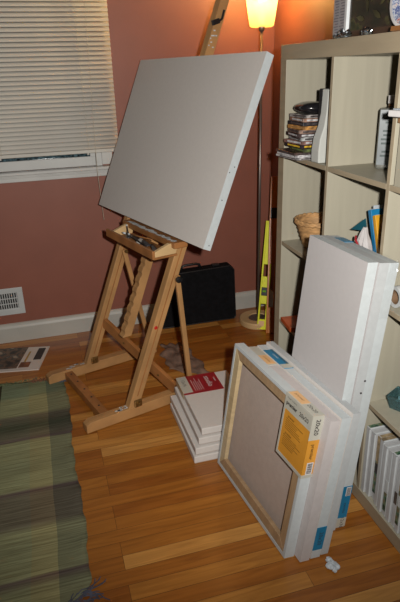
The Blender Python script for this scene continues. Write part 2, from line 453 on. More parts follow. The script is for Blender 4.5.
nt.links.new(rp.outputs[0], b.inputs['Emission Color']); b.inputs['Emission Strength'].default_value = 3.6; b.inputs['Base Color'].default_value = (.3,.2,.12,1)
trn = nt.nodes.new('ShaderNodeBsdfTransparent'); trn.inputs[0].default_value = (1,.86,.66,1); mxs = nt.nodes.new('ShaderNodeMixShader'); mxs.inputs[0].default_value = .62
nt.links.new(trn.outputs[0], mxs.inputs[1]); nt.links.new(b.outputs[0], mxs.inputs[2]); nt.links.new(mxs.outputs[0], nt.nodes['Material Output'].inputs['Surface'])
obj('bulb', lathe(bmesh.new(), [(0,1.612),(.012,1.615),(.014,1.64),(.024,1.67),(.027,1.69),(.022,1.71),(.010,1.722),(0,1.724)], 20), mat('hot bulb', (.8,.7,.5), .4, .05, 5, emis=(1,.75,.4), es=4), lp, smooth=True)
obj('lamp_shade', lathe(bmesh.new(), [(.012,1.603),(.052,1.603),(.0595,1.609),(.065,1.64),(.074,1.70),(.084,1.76),(.096,1.83),(.093,1.83),(.081,1.76),(.071,1.70),(.062,1.64),(.056,1.612),(.012,1.608)], 44), sm, lp, smooth=True)
obj('shade_collar', lathe(bmesh.new(), [(0,1.585),(.013,1.585),(.016,1.602),(.014,1.612),(0,1.612)], 24), STEEL, lp, smooth=True)

# ------------------------------------------------------------------ black case against the wall
cs = thing('instrument_case', 'black soft-sided case with a carrying handle standing against the back wall', 'case', Matrix.Translation((-.11,.90,0)))
poly = [(-.225,0),(.225,0),(.236,.02),(.225,.325),(.205,.345),(-.12,.350),(-.135,.347),(-.150,.338),(-.205,.05),(-.225,.02)]
poly = [(-.228,0),(.226,0),(.236,.015),(.226,.325),(.20,.350),(-.135,.338),(-.150,.325),(-.232,.02)]
bm = bmesh.new(); prism(bm, poly, .075, Matrix.Translation((0,-.042,0)))
obj('shell', bm, CASEM, cs, bevel=.012, seg=3)
bm = bmesh.new()
tube(bm, [(-.09,-.005,.338),(-.085,-.005,.360),(-.07,-.005,.368),(0,-.005,.371),(.02,-.005,.365),(.028,-.005,.345)], .007, 10)
obj('handle', bm, BLACKP, cs, smooth=True)
bm = bmesh.new(); box(bm, (.10,-.02,.345),(.14,.01,.356)); obj('latch', bm, BLACKP, cs, bevel=.002)
bm = bmesh.new()
for p, q in zip(poly, poly[1:]+poly[:1]):
    tube(bm, [(p[0]*.985,-.042,.004+p[1]*.975),(q[0]*.985,-.042,.004+q[1]*.975)], .003, 6)
obj('piping', bm, BLACKP, cs)

# ------------------------------------------------------------------ levels leaning in the corner
def lean_matrix(base, top, side):
    z = (V(top)-V(base)).normalized(); x = V(side); x = (x - z*x.dot(z)).normalized(); y = z.cross(x)
    return Matrix(((x.x,y.x,z.x,base[0]),(x.y,y.y,z.y,base[1]),(x.z,y.z,z.z,base[2]),(0,0,0,1)))
lv = thing('spirit_level', 'fluorescent yellow spirit level leaning in the corner behind the lamp base', 'level', lean_matrix((.208,.652,.004),(.325,.815,.62),(.85,-.52,0)))
poly = [(-.026,0),(.026,0),(.024,.61),(-.024,.61)]
def frame_level(w, h, t, wins):
    bm = bmesh.new()
    box(bm, (-w/2,-t/2,0),(-w/2+.010,t/2,h)); box(bm, (w/2-.010,-t/2,0),(w/2,t/2,h))
    zs = [0]+[q for w_ in wins for q in w_]+[h]
    for i in range(0, len(zs), 2):
        box(bm, (-w/2+.009,-t/2*.8,zs[i]),(w/2-.009,t/2*.8,zs[i+1]))
    return bm
obj('level_body', frame_level(.052,.63,.022,[(.06,.15),(.20,.245),(.31,.38)]), YEL, lv, bevel=.002)
obj('vial_block', B((-.018,-.0125,.198),(.018,.0125,.247)), BLACKP, lv, bevel=.002)
obj('vial', tube(bmesh.new(), [(-.010,-.0128,.224),(.010,-.0128,.224)], .006, 10), VIAL, lv)
bm = bmesh.new(); box(bm, (-.018,-.0118,.02),(.014,-.0108,.05)); obj('sticker', bm, ORANGET, lv)
lw = thing('wooden_level', 'brown wooden level with a black vial leaning between corner and shelf', 'level', lean_matrix((.236,.592,.002),(.338,.800,.84),(.9,-.43,0)))
obj('level_body', frame_level(.046,.885,.024,[(.15,.40),(.66,.71)]), AMBER, lw, bevel=.002)
obj('vial_block', B((-.018,-.014,.655),(.018,.014,.715)), BLACKP, lw, bevel=.002)

# ------------------------------------------------------------------ rug
def rug():
    bm = bmesh.new(); nx, ny = 60, 90
    rows = []
    for j in range(ny+1):
        y = -.872 + (.458+.872)*j/ny
        row = []
        xr = -.933 + .005*math.sin(y*9) + .003*math.sin(y*31+1) + .002*math.sin(y*77) - .02*max(0, y-.35)/.1*.5
        if y < -.82: xr -= (-.82-y)*.9
        for i in range(nx+1):
            x = -2.15 + (xr+2.15)*i/nx
            yy = y + (.045*max(0,(-x-.95))/.3 if j == ny or y > .3 else 0)*((y-.3)/.158 if y > .3 else 0) + (.005*math.sin(x*40) if j in (0, ny) else 0)
            zz = .005 + .0015*math.sin(x*7+y*3) + .0012*math.sin(y*23) + (.004*max(0,math.sin(y*26)) if i >= nx-1 else 0)
            row.append(bm.verts.new((x, yy, zz)))
        rows.append(row)
    for j in range(ny):
        for i in range(nx):
            bm.faces.new((rows[j][i], rows[j][i+1], rows[j+1][i+1], rows[j+1][i]))
    return bm
rg = rug()
ro = thing('area_rug', 'green and brown striped woven rug with frayed corners on the floor', 'rug', Matrix.Translation((-1.5,-.2,0)))
def rpart(name, bm, m, **k):
    o = obj(name, bm, m, None, **k); o.parent = ro; o.matrix_parent_inverse = Matrix.Translation((1.5,.2,0)); return o
o = rpart('woven_field', rg, rug_mat(), smooth=True)
s = o.modifiers.new('solid','SOLIDIFY'); s.thickness = .004; s.offset = -1
def strands(c, n, L_, ang0, spread, sp, mt, r=.0016):
    bm = bmesh.new()
    for i in range(n):
        p = V(c) + V((random.uniform(-sp[0],sp[0]), random.uniform(-sp[1],sp[1]), .004))
        a = ang0 + random.uniform(-spread, spread); l = L_*random.uniform(.5,1.1)
        pts = [p]
        for k in range(5):
            a += random.uniform(-.5,.5)
            p = p + V((math.cos(a), math.sin(a), 0))*l/5; pts.append(V((p.x, p.y, .003+random.uniform(0,.008))))
        tube(bm, pts, r, 5)
    return rpart('fringe', bm, mt)
strands((-.99,-.875,0), 24, .05, -.1, .4, (.03,.008), FRINGE, .0016)
strands((-.965,-.850,0), 12, .085, .12, .22, (.015,.008), FRINGE, .0016)
strands((-1.04,.46,0), 30, .035, 1.4, .9, (.05,.010), FRINGE2, .0014)
strands((-1.16,.475,0), 30, .03, 1.5, .9, (.09,.008), mat('green yarn', (.14,.16,.08), .95, .3, 30), .0014)
strands((-.96,.43,0), 12, .04, .6, .9, (.02,.02), FRINGE, .002)

# ------------------------------------------------------------------ magazine
mg = thing('magazine', 'open magazine with a dark painting reproduced, lying on the floor beyond the rug', 'magazine', Matrix.Translation((-1.12,.74,0)))
def quad_prism(pts, z0, z1):
    bm = bmesh.new()
    a = [bm.verts.new((x, y, z0)) for x, y in pts]; b = [bm.verts.new((x, y, z1)) for x, y in pts]
    bm.faces.new(a[::-1]); bm.faces.new(b)
    for i in range(4): bm.faces.new((a[i], a[(i+1)%4], b[(i+1)%4], b[i]))
    return bm
def mpt(s, t):   # s along x (0 left .. 1 right), t depth (0 near..1 far)
    c = [(-.27,-.085),(.063,-.149),(.129,.104),(-.19,.178)]
    x = (c[0][0]*(1-s)+c[1][0]*s)*(1-t)+(c[3][0]*(1-s)+c[2][0]*s)*t
    y = (c[0][1]*(1-s)+c[1][1]*s)*(1-t)+(c[3][1]*(1-s)+c[2][1]*s)*t
    return (x, y)
def mq(a, b, c, d, z0, z1): return quad_prism([mpt(a,b), mpt(c,b), mpt(c,d), mpt(a,d)], z0, z1)
obj('pages', mq(0,0,1,1,0,.005), mat('glossy white page', (.60,.55,.50), .35, .04, 6), mg)
obj('painting_print', mq(.0,.10,.64,1,.0052,.0056), blotch_mat('dark painting print', [(.01,.008,.006),(.03,.02,.012),(.16,.09,.05),(.02,.03,.03),(.35,.28,.20)], 16), mg)
obj('yellow_caption_strip', mq(.70,.35,.73,.80,.0052,.0056), mat('ochre ink', (.4,.25,.05)), mg)
obj('dark_text_block', mq(.83,.42,.95,.93,.0052,.0056), INK, mg)
obj('rust_picture', mq(.66,.12,.82,.34,.0052,.0056), mat('rust ink', (.22,.08,.03), .5, .5, 30), mg)

# ------------------------------------------------------------------ crumpled brown rag
def rag():
    bm = bmesh.new(); n = 26; rows = []
    c = [(-.455,.60),(-.445,.40),(-.245,.24),(-.21,.40),(-.30,.60)]
    for j in range(n+1):
        row = []
        for i in range(n+1):
            s, t = i/n, j/n
            x = (-.425+.03*t+.010*math.sin(t*9))*(1-s) + (-.275+.06*(1-t))*s + .012*math.sin(t*17+1)
            y = (.37-.17*s)*(1-t) + (.66-.02*s)*t + .012*math.sin(s*15)
            e = min(s, t, 1-s, 1-t)
            z = .004 + min(1, e*6)*(.007+.006*math.sin(x*50+y*25)+.005*math.sin(y*60-x*33)+.003*math.sin(x*120))
            row.append(bm.verts.new((x, y, max(.003, z))))
        rows.append(row)
    for j in range(n):
        for i in range(n): bm.faces.new((rows[j][i], rows[j][i+1], rows[j+1][i+1], rows[j+1][i]))
    return bm
o = obj('painting_rag', rag(), CLOTHB, None, smooth=True)
s = o.modifiers.new('solid','SOLIDIFY'); s.thickness = .002; s.offset = -1
tag(o, 'crumpled brown rag spread on the floor behind the easel', 'rag')

# lint on the floor
bm = bmesh.new()
for i in range(9):
    bmesh.ops.create_icosphere(bm, subdivisions=2, radius=1, matrix=Matrix.Translation((random.gauss(0,.005), random.gauss(0,.011), .007)) @ Matrix.Diagonal((random.uniform(.008,.013), random.uniform(.009,.015), .007, 1)))
for v_ in bm.verts: v_.co += V((random.uniform(-1,1), random.uniform(-1,1), random.uniform(-.5,.8)))*.0022
o = obj('lint_tuft', bm, LINT); o.location = (-.219,-.98,.001)
tag(o, 'small pale tuft of lint on the floor near the leaning canvases', 'lint')

# ------------------------------------------------------------------ the easel
TH = math.radians(16.5)
EM = Matrix.Translation((-.878,-.035,0)) @ Matrix.Rotation(TH, 4, 'Z')     # local x = depth (back), y = to the left, z up
ez = thing('easel', 'honey-coloured wooden studio easel holding the large blank canvas', 'easel', EM)
TA = .41
def uf(z): return .178 + TA*z
def post(v0, v1, z0, z1, name, m=OAK, t=.052, off=0):
    bm = bmesh.new()
    a = [(uf(z0)+off,z0),(uf(z0)+off+t,z0),(uf(z1)+off+t,z1),(uf(z1)+off,z1)]
    # polygon in local xz, extruded along y
    prism(bm, a, v1-v0, Matrix.Translation((0,v0,0)))
    return obj(name, bm, m, ez, bevel=.002)
FZ = .05
ft = []
for v0, v1, dz in ((-.025,.018,0),(.462,.505,.010)):
    bm = bmesh.new(); prism(bm, [(0,.004+dz*.3),(.60,0.001),(.60,.046),(.585,.052),(.02,.052+dz*.3),(0,.040+dz*.3)], v1-v0, Matrix.Translation((0,v0,0)))
    ft.append(obj('foot', bm, OAK, ez, bevel=.002))
post(-.022,.016,FZ,.84,'post'); post(.464,.502,FZ,.84,'post')
# grooves on the posts' outer sides
for v in (-.0226, .4634):
    bm = bmesh.new()
    prism(bm, [(uf(.1)+.024,.1),(uf(.1)+.029,.1),(uf(.8)+.029,.8),(uf(.8)+.024,.8)], .0008, Matrix.Translation((0,v,0)))
    obj('groove', bm, OAK2, ez)
# mast with notches
ms = bmesh.new()
pts = []
z = .255
front = [(uf(.28)+.004,.28)]
k = 0
z = .285
while z < .66:
    front += [(uf(z)+.004, z), (uf(z+.006)+.010, z+.008), (uf(z+.014)+.010, z+.016), (uf(z+.026)+.004, z+.026)]; z += .044
front += [(uf(1.86)+.004,1.86)]
back = [(uf(1.86)+.048,1.86),(uf(.28)+.048,.28)]
prism(ms, front+back, .042, Matrix.Translation((0,.20,0)))
mo = obj('mast', ms, OAK, ez, bevel=.001)
# clamp and paint marks on the visible top of the mast
bm = bmesh.new(); c = V((uf(1.60)+.01,.199,1.60))
beam(bm, c+V((-.02,-.004,-.005)), c+V((.015,-.004,.005)), .020, .012, (0,0,1)); tube(bm, [c+V((.01,-.006,0)), c+V((.028,-.006,.012)), c+V((.040,-.006,.045))], .005, 8)
cl = obj('mast_clamp', bm, BLACKP, ez, bevel=.001)
bm = bmesh.new()
for zz, du, w in ((1.545,.008,.03),(1.52,.014,.008),(1.535,.006,.006),(1.50,.03,.008),(1.508,.008,.006),(1.565,.012,.01)):
    box(bm, (uf(zz)+du,.1985,zz),(uf(zz)+du+w,.2,zz+.005))
obj('paint_marks', bm, PAINTW, ez)
# crossbars
bm = bmesh.new(); box(bm, (.082,.018,.006),(.122,.462,.046)); 
obj('front_crossbar', bm, OAK2, ez, bevel=.003)
bm = bmesh.new()
for i in range(5):
    y = .09+i*.085; obj('screw', lathe(bmesh.new(), [(0,.0475),(.004,.0475),(.005,.0462),(0,.046)], 10, (.105,y,0)), BLACKP, ez)
bm = bmesh.new(); beam(bm, (.318,.462,.256),(.432,-.030,.078), .054, .020, (0,0,1))
obj('rear_crossbar', bm, OAK2, ez, bevel=.002)
for t_ in (.32,.80):
    p = V((.318,.462,.256)).lerp(V((.432,-.030,.078)), t_)+V((-.012,-.004,0))
    obj('bolt', lathe(bmesh.new(), [(0,.004),(.004,.003),(.0055,0),(0,0)], 10), BRASS, ez).matrix_local = Matrix.Translation(p) @ Euler((math.radians(90),0,math.radians(-70))).to_matrix().to_4x4()
# back legs
bm = bmesh.new(); beam(bm, (.468,-.032,.615),(.515,-.034,.010), .022, .014, (1,0,0)); obj('back_leg', bm, OAK, ez, bevel=.002)
bm = bmesh.new(); beam(bm, (.452,.452,.615),(.56,.452,.06), .022, .014, (1,0,0)); obj('back_leg', bm, OAK, ez, bevel=.002)
def knob(p, m, r=.011):
    bm = bmesh.new(); lathe(bm, [(0,0),(r*.6,0),(r*.6,.006),(r,.008),(r,.018),(r*.7,.023),(0,.024)], 18)
    o = obj('knob', bm, m, ez, smooth=False); o.matrix_local = Matrix.Translation(p) @ Matrix.Rotation(math.radians(90),4,'X'); return o
knob((.466,-.036,.603), BLACKP, .014); knob((.455,.445,.610), BRASS, .008)
# hinge brackets at the feet
for v in (-.024,.462):
    bm = bmesh.new(); box(bm, (.225,v-.008,.050),(.262,v+.002,.085)); o = obj('hinge_bracket', bm, BRASS, ez, bevel=.004)
    bm = bmesh.new(); tube(bm, [(.243,v-.008,.068),(.243,v-.016,.068)], .009, 12); obj('hinge_knob', bm, BRASS, ez)
# paint drips
def drips(name, lo, hi, n, m=PAINTW, s=(.004,.012)):
    bm = bmesh.new()
    for i in range(n):
        p = [random.uniform(lo[k], hi[k]) for k in range(3)]
        a, b_ = random.uniform(*s), random.uniform(*s)
        dz = 0.0006
        box(bm, (p[0]-a,p[1]-b_*.5,p[2]),(p[0]+a,p[1]+b_*.5,p[2]+dz))
    return obj(name, bm, m, ez)
drips('paint_splash', (.135,-.015,.052),(.215,.008,.052), 9); drips('paint_splash', (.10,.472,.0552),(.20,.497,.0552), 10)
bm = bmesh.new(); lathe(bm, [(0,.0012),(.007,.0008),(.0085,0),(0,0)], 12)
o = obj('red_paint_dot', bm, REDP, ez); o.matrix_local = Matrix.Translation((uf(.40)+.015,-.0222,.40)) @ Matrix.Rotation(math.radians(90),4,'X')
# tray
T0, T1 = -.055, .375
tr = obj('tray', B((.352,T0,.712),(.462,T1,.720)), OAK2, ez, bevel=.002)
def tpart(name, bm, m, **k):
    o = obj(name, bm, m, tr, **k); return o
bm = bmesh.new(); beam(bm, (.352,T0-.0,.732),(.352,T1+.025,.732), .036, .012, (0,0,1)); tpart('tray_lip', bm, OAK2, bevel=.002)
for v0 in (T0, T1-.03):
    bm = bmesh.new(); prism(bm, [(.358,.72),(.458,.72),(.470,.762),(.43,.766),(.362,.742)], .020, Matrix.Translation((0,v0+.006,0))); tpart('tray_cheek', bm, PINE, bevel=.002)
bm = bmesh.new(); box(bm, (.438,T0-.02,.748),(.500,T1+.035,.772)); tpart('canvas_ledge', bm, OAK2, bevel=.002)
bm = bmesh.new()
prev = None
for i in range(30):
    y = T0+(T1-T0)*i/29; a, c_ = random.uniform(.440,.450), random.uniform(.452,.47)
    cur = (bm.verts.new((a,y,.7726)), bm.verts.new((c_,y,.7730)))
    if prev: bm.faces.new((prev[0],prev[1],cur[1],cur[0]))
    prev = cur
tpart('paint_crust', bm, PAINTW)
bm = bmesh.new()
tube(bm, [(.41,.20,.712),(.405,.20,.70),(.395,.205,.698),(.39,.22,.704)], .003, 8); tpart('tray_hook', bm, BLACKP)
bm = bmesh.new(); tube(bm, [(.39,.14,.712),(.388,.15,.698),(.38,.17,.700)], .003, 8); tpart('tray_hook', bm, BLACKP)

# things lying in the tray (world positions through EM)
def in_tray(name, bm, m, label, cat, group=None, **k):
    o = obj(name, bm, m, None, **k); o.matrix_world = EM; return tag(o, label, cat, group)
tube_m = [mat('dull tin paint tube', (.09,.09,.095), .3, .3, 30, metal=.6), mat('dark paint tube', (.03,.03,.035), .35, .3, 30), mat('white paint tube', (.42,.42,.40), .4, .2, 30)]
labs = ['crumpled tin paint tube in the easel tray, leftmost of the tubes', 'black paint tube lying in the middle of the easel tray', 'white-capped pale paint tube among the dark tubes in the easel tray', 'dark paint tube near the right end of the easel tray', 'flattened tin paint tube at the far right of the easel tray']
for i, (y, mt) in enumerate(((.29,0),(.215,1),(.175,2),(.115,1),(.045,0))):
    th_ = .35*math.sin(i*2.3)+1.2
    d = V((math.cos(th_), math.sin(th_), 0)); c = V((.405,y,.731+.004*(i%2)))
    root = thing('paint_tube', labs[i], 'paint tube', EM @ Matrix.Translation(c) @ Matrix.Rotation(th_,4,'Z'), 'paint tubes in the easel tray')
    bm = bmesh.new(); rings = [(-.045,.014,.0012),(-.03,.012,.005),(0,.0105,.009),(.03,.0095,.0095),(.034,.005,.005)]
    rr = []
    for x, ry, rz in rings: rr.append([bm.verts.new((x, ry*math.cos(a*math.pi/6), rz*math.sin(a*math.pi/6))) for a in range(12)])
    for a_, b_ in zip(rr, rr[1:]):
        for q in range(12): bm.faces.new((a_[q], a_[(q+1)%12], b_[(q+1)%12], b_[q]))
    bm.faces.new(rr[0]); bm.faces.new(rr[-1][::-1])
    obj('tube_body', bm, tube_m[mt], root, smooth=True)
    obj('cap', tube(bmesh.new(), [(.033,0,0),(.045,0,0)], .0065, 10), tube_m[(mt+1) % 3], root)
bl_ = ['thin paintbrush with pale bristles resting along the easel tray', 'paintbrush with dark handle lying across the tubes in the easel tray', 'short brush leaning on the left cheek of the easel tray']
for i, (a, b_) in enumerate((((.372,.06,.742),(.395,.27,.748)), ((.43,.10,.750),(.385,.31,.744)), ((.385,.24,.742),(.43,.35,.765)))):
    a, b_ = V(a), V(b_)
    root = thing('paintbrush', bl_[i], 'paintbrush', EM @ Matrix.Translation(a), 'paintbrushes in the easel tray')
    d = b_-a
    obj('handle', tube(bmesh.new(), [(0,0,0), d*.4, d*.72], [.002,.0038,.003], 8), [BLACKP, OAK2, BLACKP][i], root, smooth=True)
    obj('ferrule', tube(bmesh.new(), [d*.70, d*.85], .0036, 8), ZINC, root, smooth=True)
    obj('bristles', tube(bmesh.new(), [d*.85, d*.93, d], [.0036,.005,.001], 8), PAINTW, root, smooth=True)

# ------------------------------------------------------------------ canvases
def frameM(P, az, ph, w):
    """P = bottom right front corner; returns matrix with origin at bottom centre of the front plane, x to the right, y into depth, z up the canvas"""
    e2 = V((math.cos(az), math.sin(az), 0)); e1 = V((math.sin(az), -math.cos(az), 0))
    b_ = e1*math.sin(ph) + V((0,0,math.cos(ph))); n = e1*math.cos(ph) - V((0,0,math.sin(ph))); x = -e2
    o = V(P) + e2*(w/2)
    return Matrix(((x.x,n.x,b_.x,o.x),(x.y,n.y,b_.y,o.y),(x.z,n.z,b_.z,o.z),(0,0,0,1)))

def canvas_parts(root, w, h, t, flip=False, bars=True, face=CANV, side=CANS, bev=.0025):
    """flip: painted side away (y=t) and the stretcher side facing -y"""
    bm = bmesh.new()
    rim = .012
    s = (lambda y: t-y) if flip else (lambda y: y)
    def bx(x0_, y0_, z0_, x1_, y1_, z1_, mi):
        a, b_ = s(y0_), s(y1_)
        box(bm, (x0_, min(a,b_), z0_), (x1_, max(a,b_), z1_), mi)
    # face sheet and wrapped edges as one closed tray
    th = .0025
    W = w/2
    # outer ring of the tray
    def ring(x_, zlo, zhi, y): return [bm.verts.new(p) for p in ((-x_,s(y),zlo),(x_,s(y),zlo),(x_,s(y),zhi),(-x_,s(y),zhi))]
    f0 = ring(W, 0, h, 0); f1 = ring(W, 0, h, t); r1 = ring(W-rim, rim, h-rim, t); r2 = ring(W-th, th, h-th, t-.001); r3 = ring(W-th, th, h-th, th)
    fa = bm.faces.new(f0); fa.material_index = 0
    for i in range(4):
        j = (i+1) % 4
        bm.faces.new((f0[i],f0[j],f1[j],f1[i])).material_index = 1
        bm.faces.new((f1[i],f1[j],r1[j],r1[i])).material_index = 1
    r4 = ring(W-rim, rim, h-rim, t-.0015)
    for i in range(4):
        j = (i+1) % 4
        bm.faces.new((r1[i],r1[j],r4[j],r4[i])).material_index = 1
        bm.faces.new((r4[i],r4[j],r2[j],r2[i])).material_index = 1
        bm.faces.new((r2[i],r2[j],r3[j],r3[i])).material_index = 2
    bm.faces.new(r3).material_index = 2
    for v_ in (r2, r3): pass
    obj('canvas_cloth', bm, [face, side, RAW], root, bevel=0)
    if bars:
        bw = .042; W2 = W-.003
        def bar(pts, m):
            b2 = bmesh.new()
            y0_, y1_ = s(t-.0025), s(.006 if False else t-.018)
            a = [b2.verts.new((x, y0_, z)) for x, z in pts]
            # inner edge bevels down toward the cloth
            c_ = [b2.verts.new((x, y1_, z)) for x, z in pts]
            b2.faces.new(a); b2.faces.new(c_[::-1])
            for i in range(len(pts)):
                j = (i+1) % len(pts); b2.faces.new((a[i], c_[i], c_[j], a[j]))
            return obj('stretcher_bar', b2, m, root, bevel=.0015)
        hh = h-.003; l0 = .003
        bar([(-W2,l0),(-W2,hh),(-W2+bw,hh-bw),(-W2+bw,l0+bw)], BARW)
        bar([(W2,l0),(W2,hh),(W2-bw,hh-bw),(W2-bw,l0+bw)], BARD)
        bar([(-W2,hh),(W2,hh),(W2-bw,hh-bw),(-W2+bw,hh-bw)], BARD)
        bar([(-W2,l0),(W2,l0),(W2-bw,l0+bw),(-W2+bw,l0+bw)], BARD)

# the large canvas on the easel
w, h, t = .992, .744, .036
big = thing('blank_canvas', 'large blank white canvas tilted back on the wooden easel', 'canvas', frameM(V((-.3586,-.1413,.787))-V((math.cos(TH),math.sin(TH),0))*.006, 1.857, .408, w))
canvas_parts(big, w, h, t)
bm = bmesh.new()
for zz, yy in ((.325,.022),(.195,.014),(.300,.008),(.018,.022)):
    obj('edge_nail', tube(bmesh.new(), [(w/2-.001,yy,zz),(w/2+.0012,yy,zz)], .0022, 8), INK, big)

# leaning 20x20 canvases
AZ, PH = 1.679, .155
P0 = V((-.352,-.911,0)); e1 = V((math.sin(AZ),-math.cos(AZ),0)); e2 = V((math.cos(AZ),math.sin(AZ),0))
S = .505
ti = .0355
def lean20(k, along, label, bars, az=AZ, ph=PH, off=0):
    P = P0 + e2*along + e1*((k*ti)/math.cos(ph)+off)
    # raise so the back lower edge clears the floor
    P = P + V((0,0,ti*math.sin(ph)))
    return thing('blank_canvas', label, 'canvas', frameM(P, az, ph, S), 'square canvases leaning on the taller ones')
c1 = lean20(0, 0, 'square canvas turned backwards, wooden stretcher and orange corner label showing', True)
canvas_parts(c1, S, S, ti, flip=True)
ph2 = .148
c2 = lean20(1, -.032, 'square white canvas directly behind the backward one, orange label on its top edge', True, off=.001)
canvas_parts(c2, S, .497, ti-.002, side=CANP, face=CANP)
c3 = lean20(2, -.034, 'square canvas third from the front with blue labels on its edges', True, off=.002)
canvas_parts(c3, S, .497, ti-.002)
c4 = lean20(3, -.034, 'plain square white canvas rearmost of its group, touching the tall ones', True, off=.003)
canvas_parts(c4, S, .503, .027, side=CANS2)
HW = S/2
RX90 = math.radians(90)
# label of canvas 1: folded card over its upper right corner
lab = obj('corner_label', B((HW-.142,-.0025,S-.207),(HW+.002,-.0002,S+.0025)), ORANGEL, c1)
lab['label'] = 'orange and grey card label folded over the corner'
def lpart(name, lo, hi, m, par=lab): return obj(name, B(lo, hi), m, par)
lpart('side_flap', (HW+.0002,-.0025,S-.207),(HW+.0025,ti+.001,S+.0025), ORANGEL)
lpart('top_flap', (HW-.142,-.0025,S+.0002),(HW+.002,ti+.001,S+.0028), GREYL)
lpart('top_flap_panel', (HW-.138,.002,S+.0028),(HW-.065,ti-.002,S+.0034), ORANGET)
lpart('grey_band', (HW-.142,-.0031,S-.048),(HW+.0026,-.0024,S+.0025), GREYL)
lpart('grey_edge', (HW-.142,-.0031,S-.207),(HW-.134,-.0024,S-.048), GREYL)
lpart('grey_edge', (HW-.134,-.0031,S-.207),(HW+.002,-.0024,S-.196), GREYL)
lpart('side_band', (HW+.0024,-.0031,S-.078),(HW+.0031,ti+.001,S+.0025), GREYL)
lpart('side_edge', (HW+.0024,-.0031,S-.207),(HW+.0031,ti+.001,S-.196), GREYL)
lpart('barcode_panel', (HW+.0024,.010,S-.196),(HW+.0032,.032,S-.155), WHITEI)
bm = bmesh.new()
for i in range(9): box(bm, (HW+.0032,.013,S-.192+i*.004),(HW+.0035,.029,S-.192+i*.004+.0018+.0008*(i%2)))
obj('barcode', bm, INK, lab)
text_obj('lettering', 'premier', .018, INK, lab, (HW-.103,-.0035,S-.026), (RX90,0,0), bold=.0006)
text_obj('lettering', '20x20', .019, INK, lab, (HW-.036,-.0035,S-.026), (RX90,0,0), bold=.0003)
text_obj('lettering', 'BLANK CANVAS', .007, INK, lab, (HW-.105,-.0035,S-.009), (RX90,0,0))
bm = bmesh.new()
for blk, zz0 in ((0,S-.075),(1,S-.13)):
    for i in range(6):
        box(bm, (HW-.120,-.0029,zz0-i*.0065),(HW-.120+random.uniform(.06,.095),-.0026,zz0-i*.0065+.0022))
obj('small_print', bm, INKB, lab)
text_obj('lettering', 'premier', .011, INKB, lab, (HW-.095,-.0029,S-.064), (RX90,0,0), bold=.0004)
text_obj('lettering', 'premier', .011, INKB, lab, (HW-.095,-.0029,S-.120), (RX90,0,0), bold=.0004)
SIDE = Euler((RX90,0,RX90)).to_matrix() @ Euler((0,0,-RX90)).to_matrix()
SE = SIDE.to_euler()
text_obj('lettering', '20x20', .021, INK, lab, (HW+.0036,.018,S-.036), SE, bold=.0004)
text_obj('lettering', 'premier', .016, INKB, lab, (HW+.0031,.018,S-.118), SE, bold=.0006)
text_obj('lettering', 'premier', .014, INKB, lab, (HW-.102,.019,S+.0038), (0,0,0))
text_obj('lettering', '20x20', .018, INK, lab, (HW-.034,.019,S+.0034), (0,0,0))
# film over the first canvas (shrink wrap)
bm = bmesh.new()
n = 12
g = [[bm.verts.new((-HW+.001+(S-.002)*i/n, -.0035-.002*math.sin(i*1.3)*math.sin(j*1.1), .003+(S-.006)*j/n)) for i in range(n+1)] for j in range(n+1)]
for j in range(n):
    for i in range(n): bm.faces.new((g[j][i], g[j][i+1], g[j+1][i+1], g[j+1][i]))
obj('shrink_wrap', bm, FILM, c1, smooth=True)
# canvas 2 top label at its left end
def edge_label(root, w_, h_, t_, m, side='top', a=0, b_=.1, name='edge_label', band=None, bandm=GREYL):
    if side == 'top':
        o = obj(name, B((a,-.0006,h_-.0002),(b_,t_*.98,h_+.0016)), m, root)
        if band: obj('label_band', B((band[0],-.001,h_+.0014),(band[1],t_*.98,h_+.0022)), bandm, o)
    else:
        o = obj(name, B((w_/2-.0002,-.0006,a),(w_/2+.0014,t_*.98,b_)), m, root)
        if band: obj('label_band', B((w_/2+.0012,-.001,band[0]),(w_/2+.0022,t_*.98,band[1])), bandm, o)
    return o
l2 = edge_label(c2, S, .497, ti, GREYL, 'top', -HW+.002, -HW+.15, band=(-HW+.075,-HW+.142), bandm=ORANGET)
text_obj('lettering', 'premier', .014, INKB, l2, (-HW+.11,.018,.4995), (0,0,0))
l3 = edge_label(c3, S, .497, ti, BLUEL, 'top', -HW+.045, -HW+.19, band=(-HW+.160,-HW+.188))
obj('label_band', B((-HW+.045,ti*.72,.4985),(-HW+.16,ti*.98,.4996)), mat('dark blue card',(.01,.09,.16)), l3)
text_obj('lettering', 'canvas', .014, WHITEI, l3, (-HW+.10,.018,.4997), (0,0,0))
l3b = edge_label(c3, S, .497, ti, BLUEL, 'side', .032, .118)
text_obj('lettering', '20x20', .020, INK, l3b, (HW+.0018,.018,.075), SE)

# tall canvases
AZT, PHT, WT, HT, tt = 1.632, .114, .305, .912, .0345
eT1 = V((math.sin(AZT),-math.cos(AZT),0))
PC = V((-.104,-.845,0))
def tall(k, label, along=0):
    P = PC - eT1*((3-k)*tt/math.cos(PHT)+.001*(3-k)) + V((0,0,tt*math.sin(PHT))) + V((math.cos(AZT),math.sin(AZT),0))*along
    o = thing('blank_canvas', label, 'canvas', frameM(P, AZT, PHT, WT), 'tall canvases leaning on the shelf')
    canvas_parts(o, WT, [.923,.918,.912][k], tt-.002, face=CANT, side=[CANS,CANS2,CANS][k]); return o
ta = tall(0, 'tall narrow white canvas at the front of the trio leaning on the shelf')
tb = tall(1, 'tall narrow white canvas sandwiched in the middle of the leaning trio', -.004)
tc_ = tall(2, 'tall narrow canvas nearest the shelf, blue labels and crumpled plastic on it')
W2 = WT/2
l = edge_label(tc_, WT, HT, tt, BLUEL, 'top', -W2+.03, -W2+.085, band=None)
lb = obj('edge_label', B((W2-.0002,-.0006,.004),(W2+.0014,tt*.98,.165)), BLUEL, tc_)
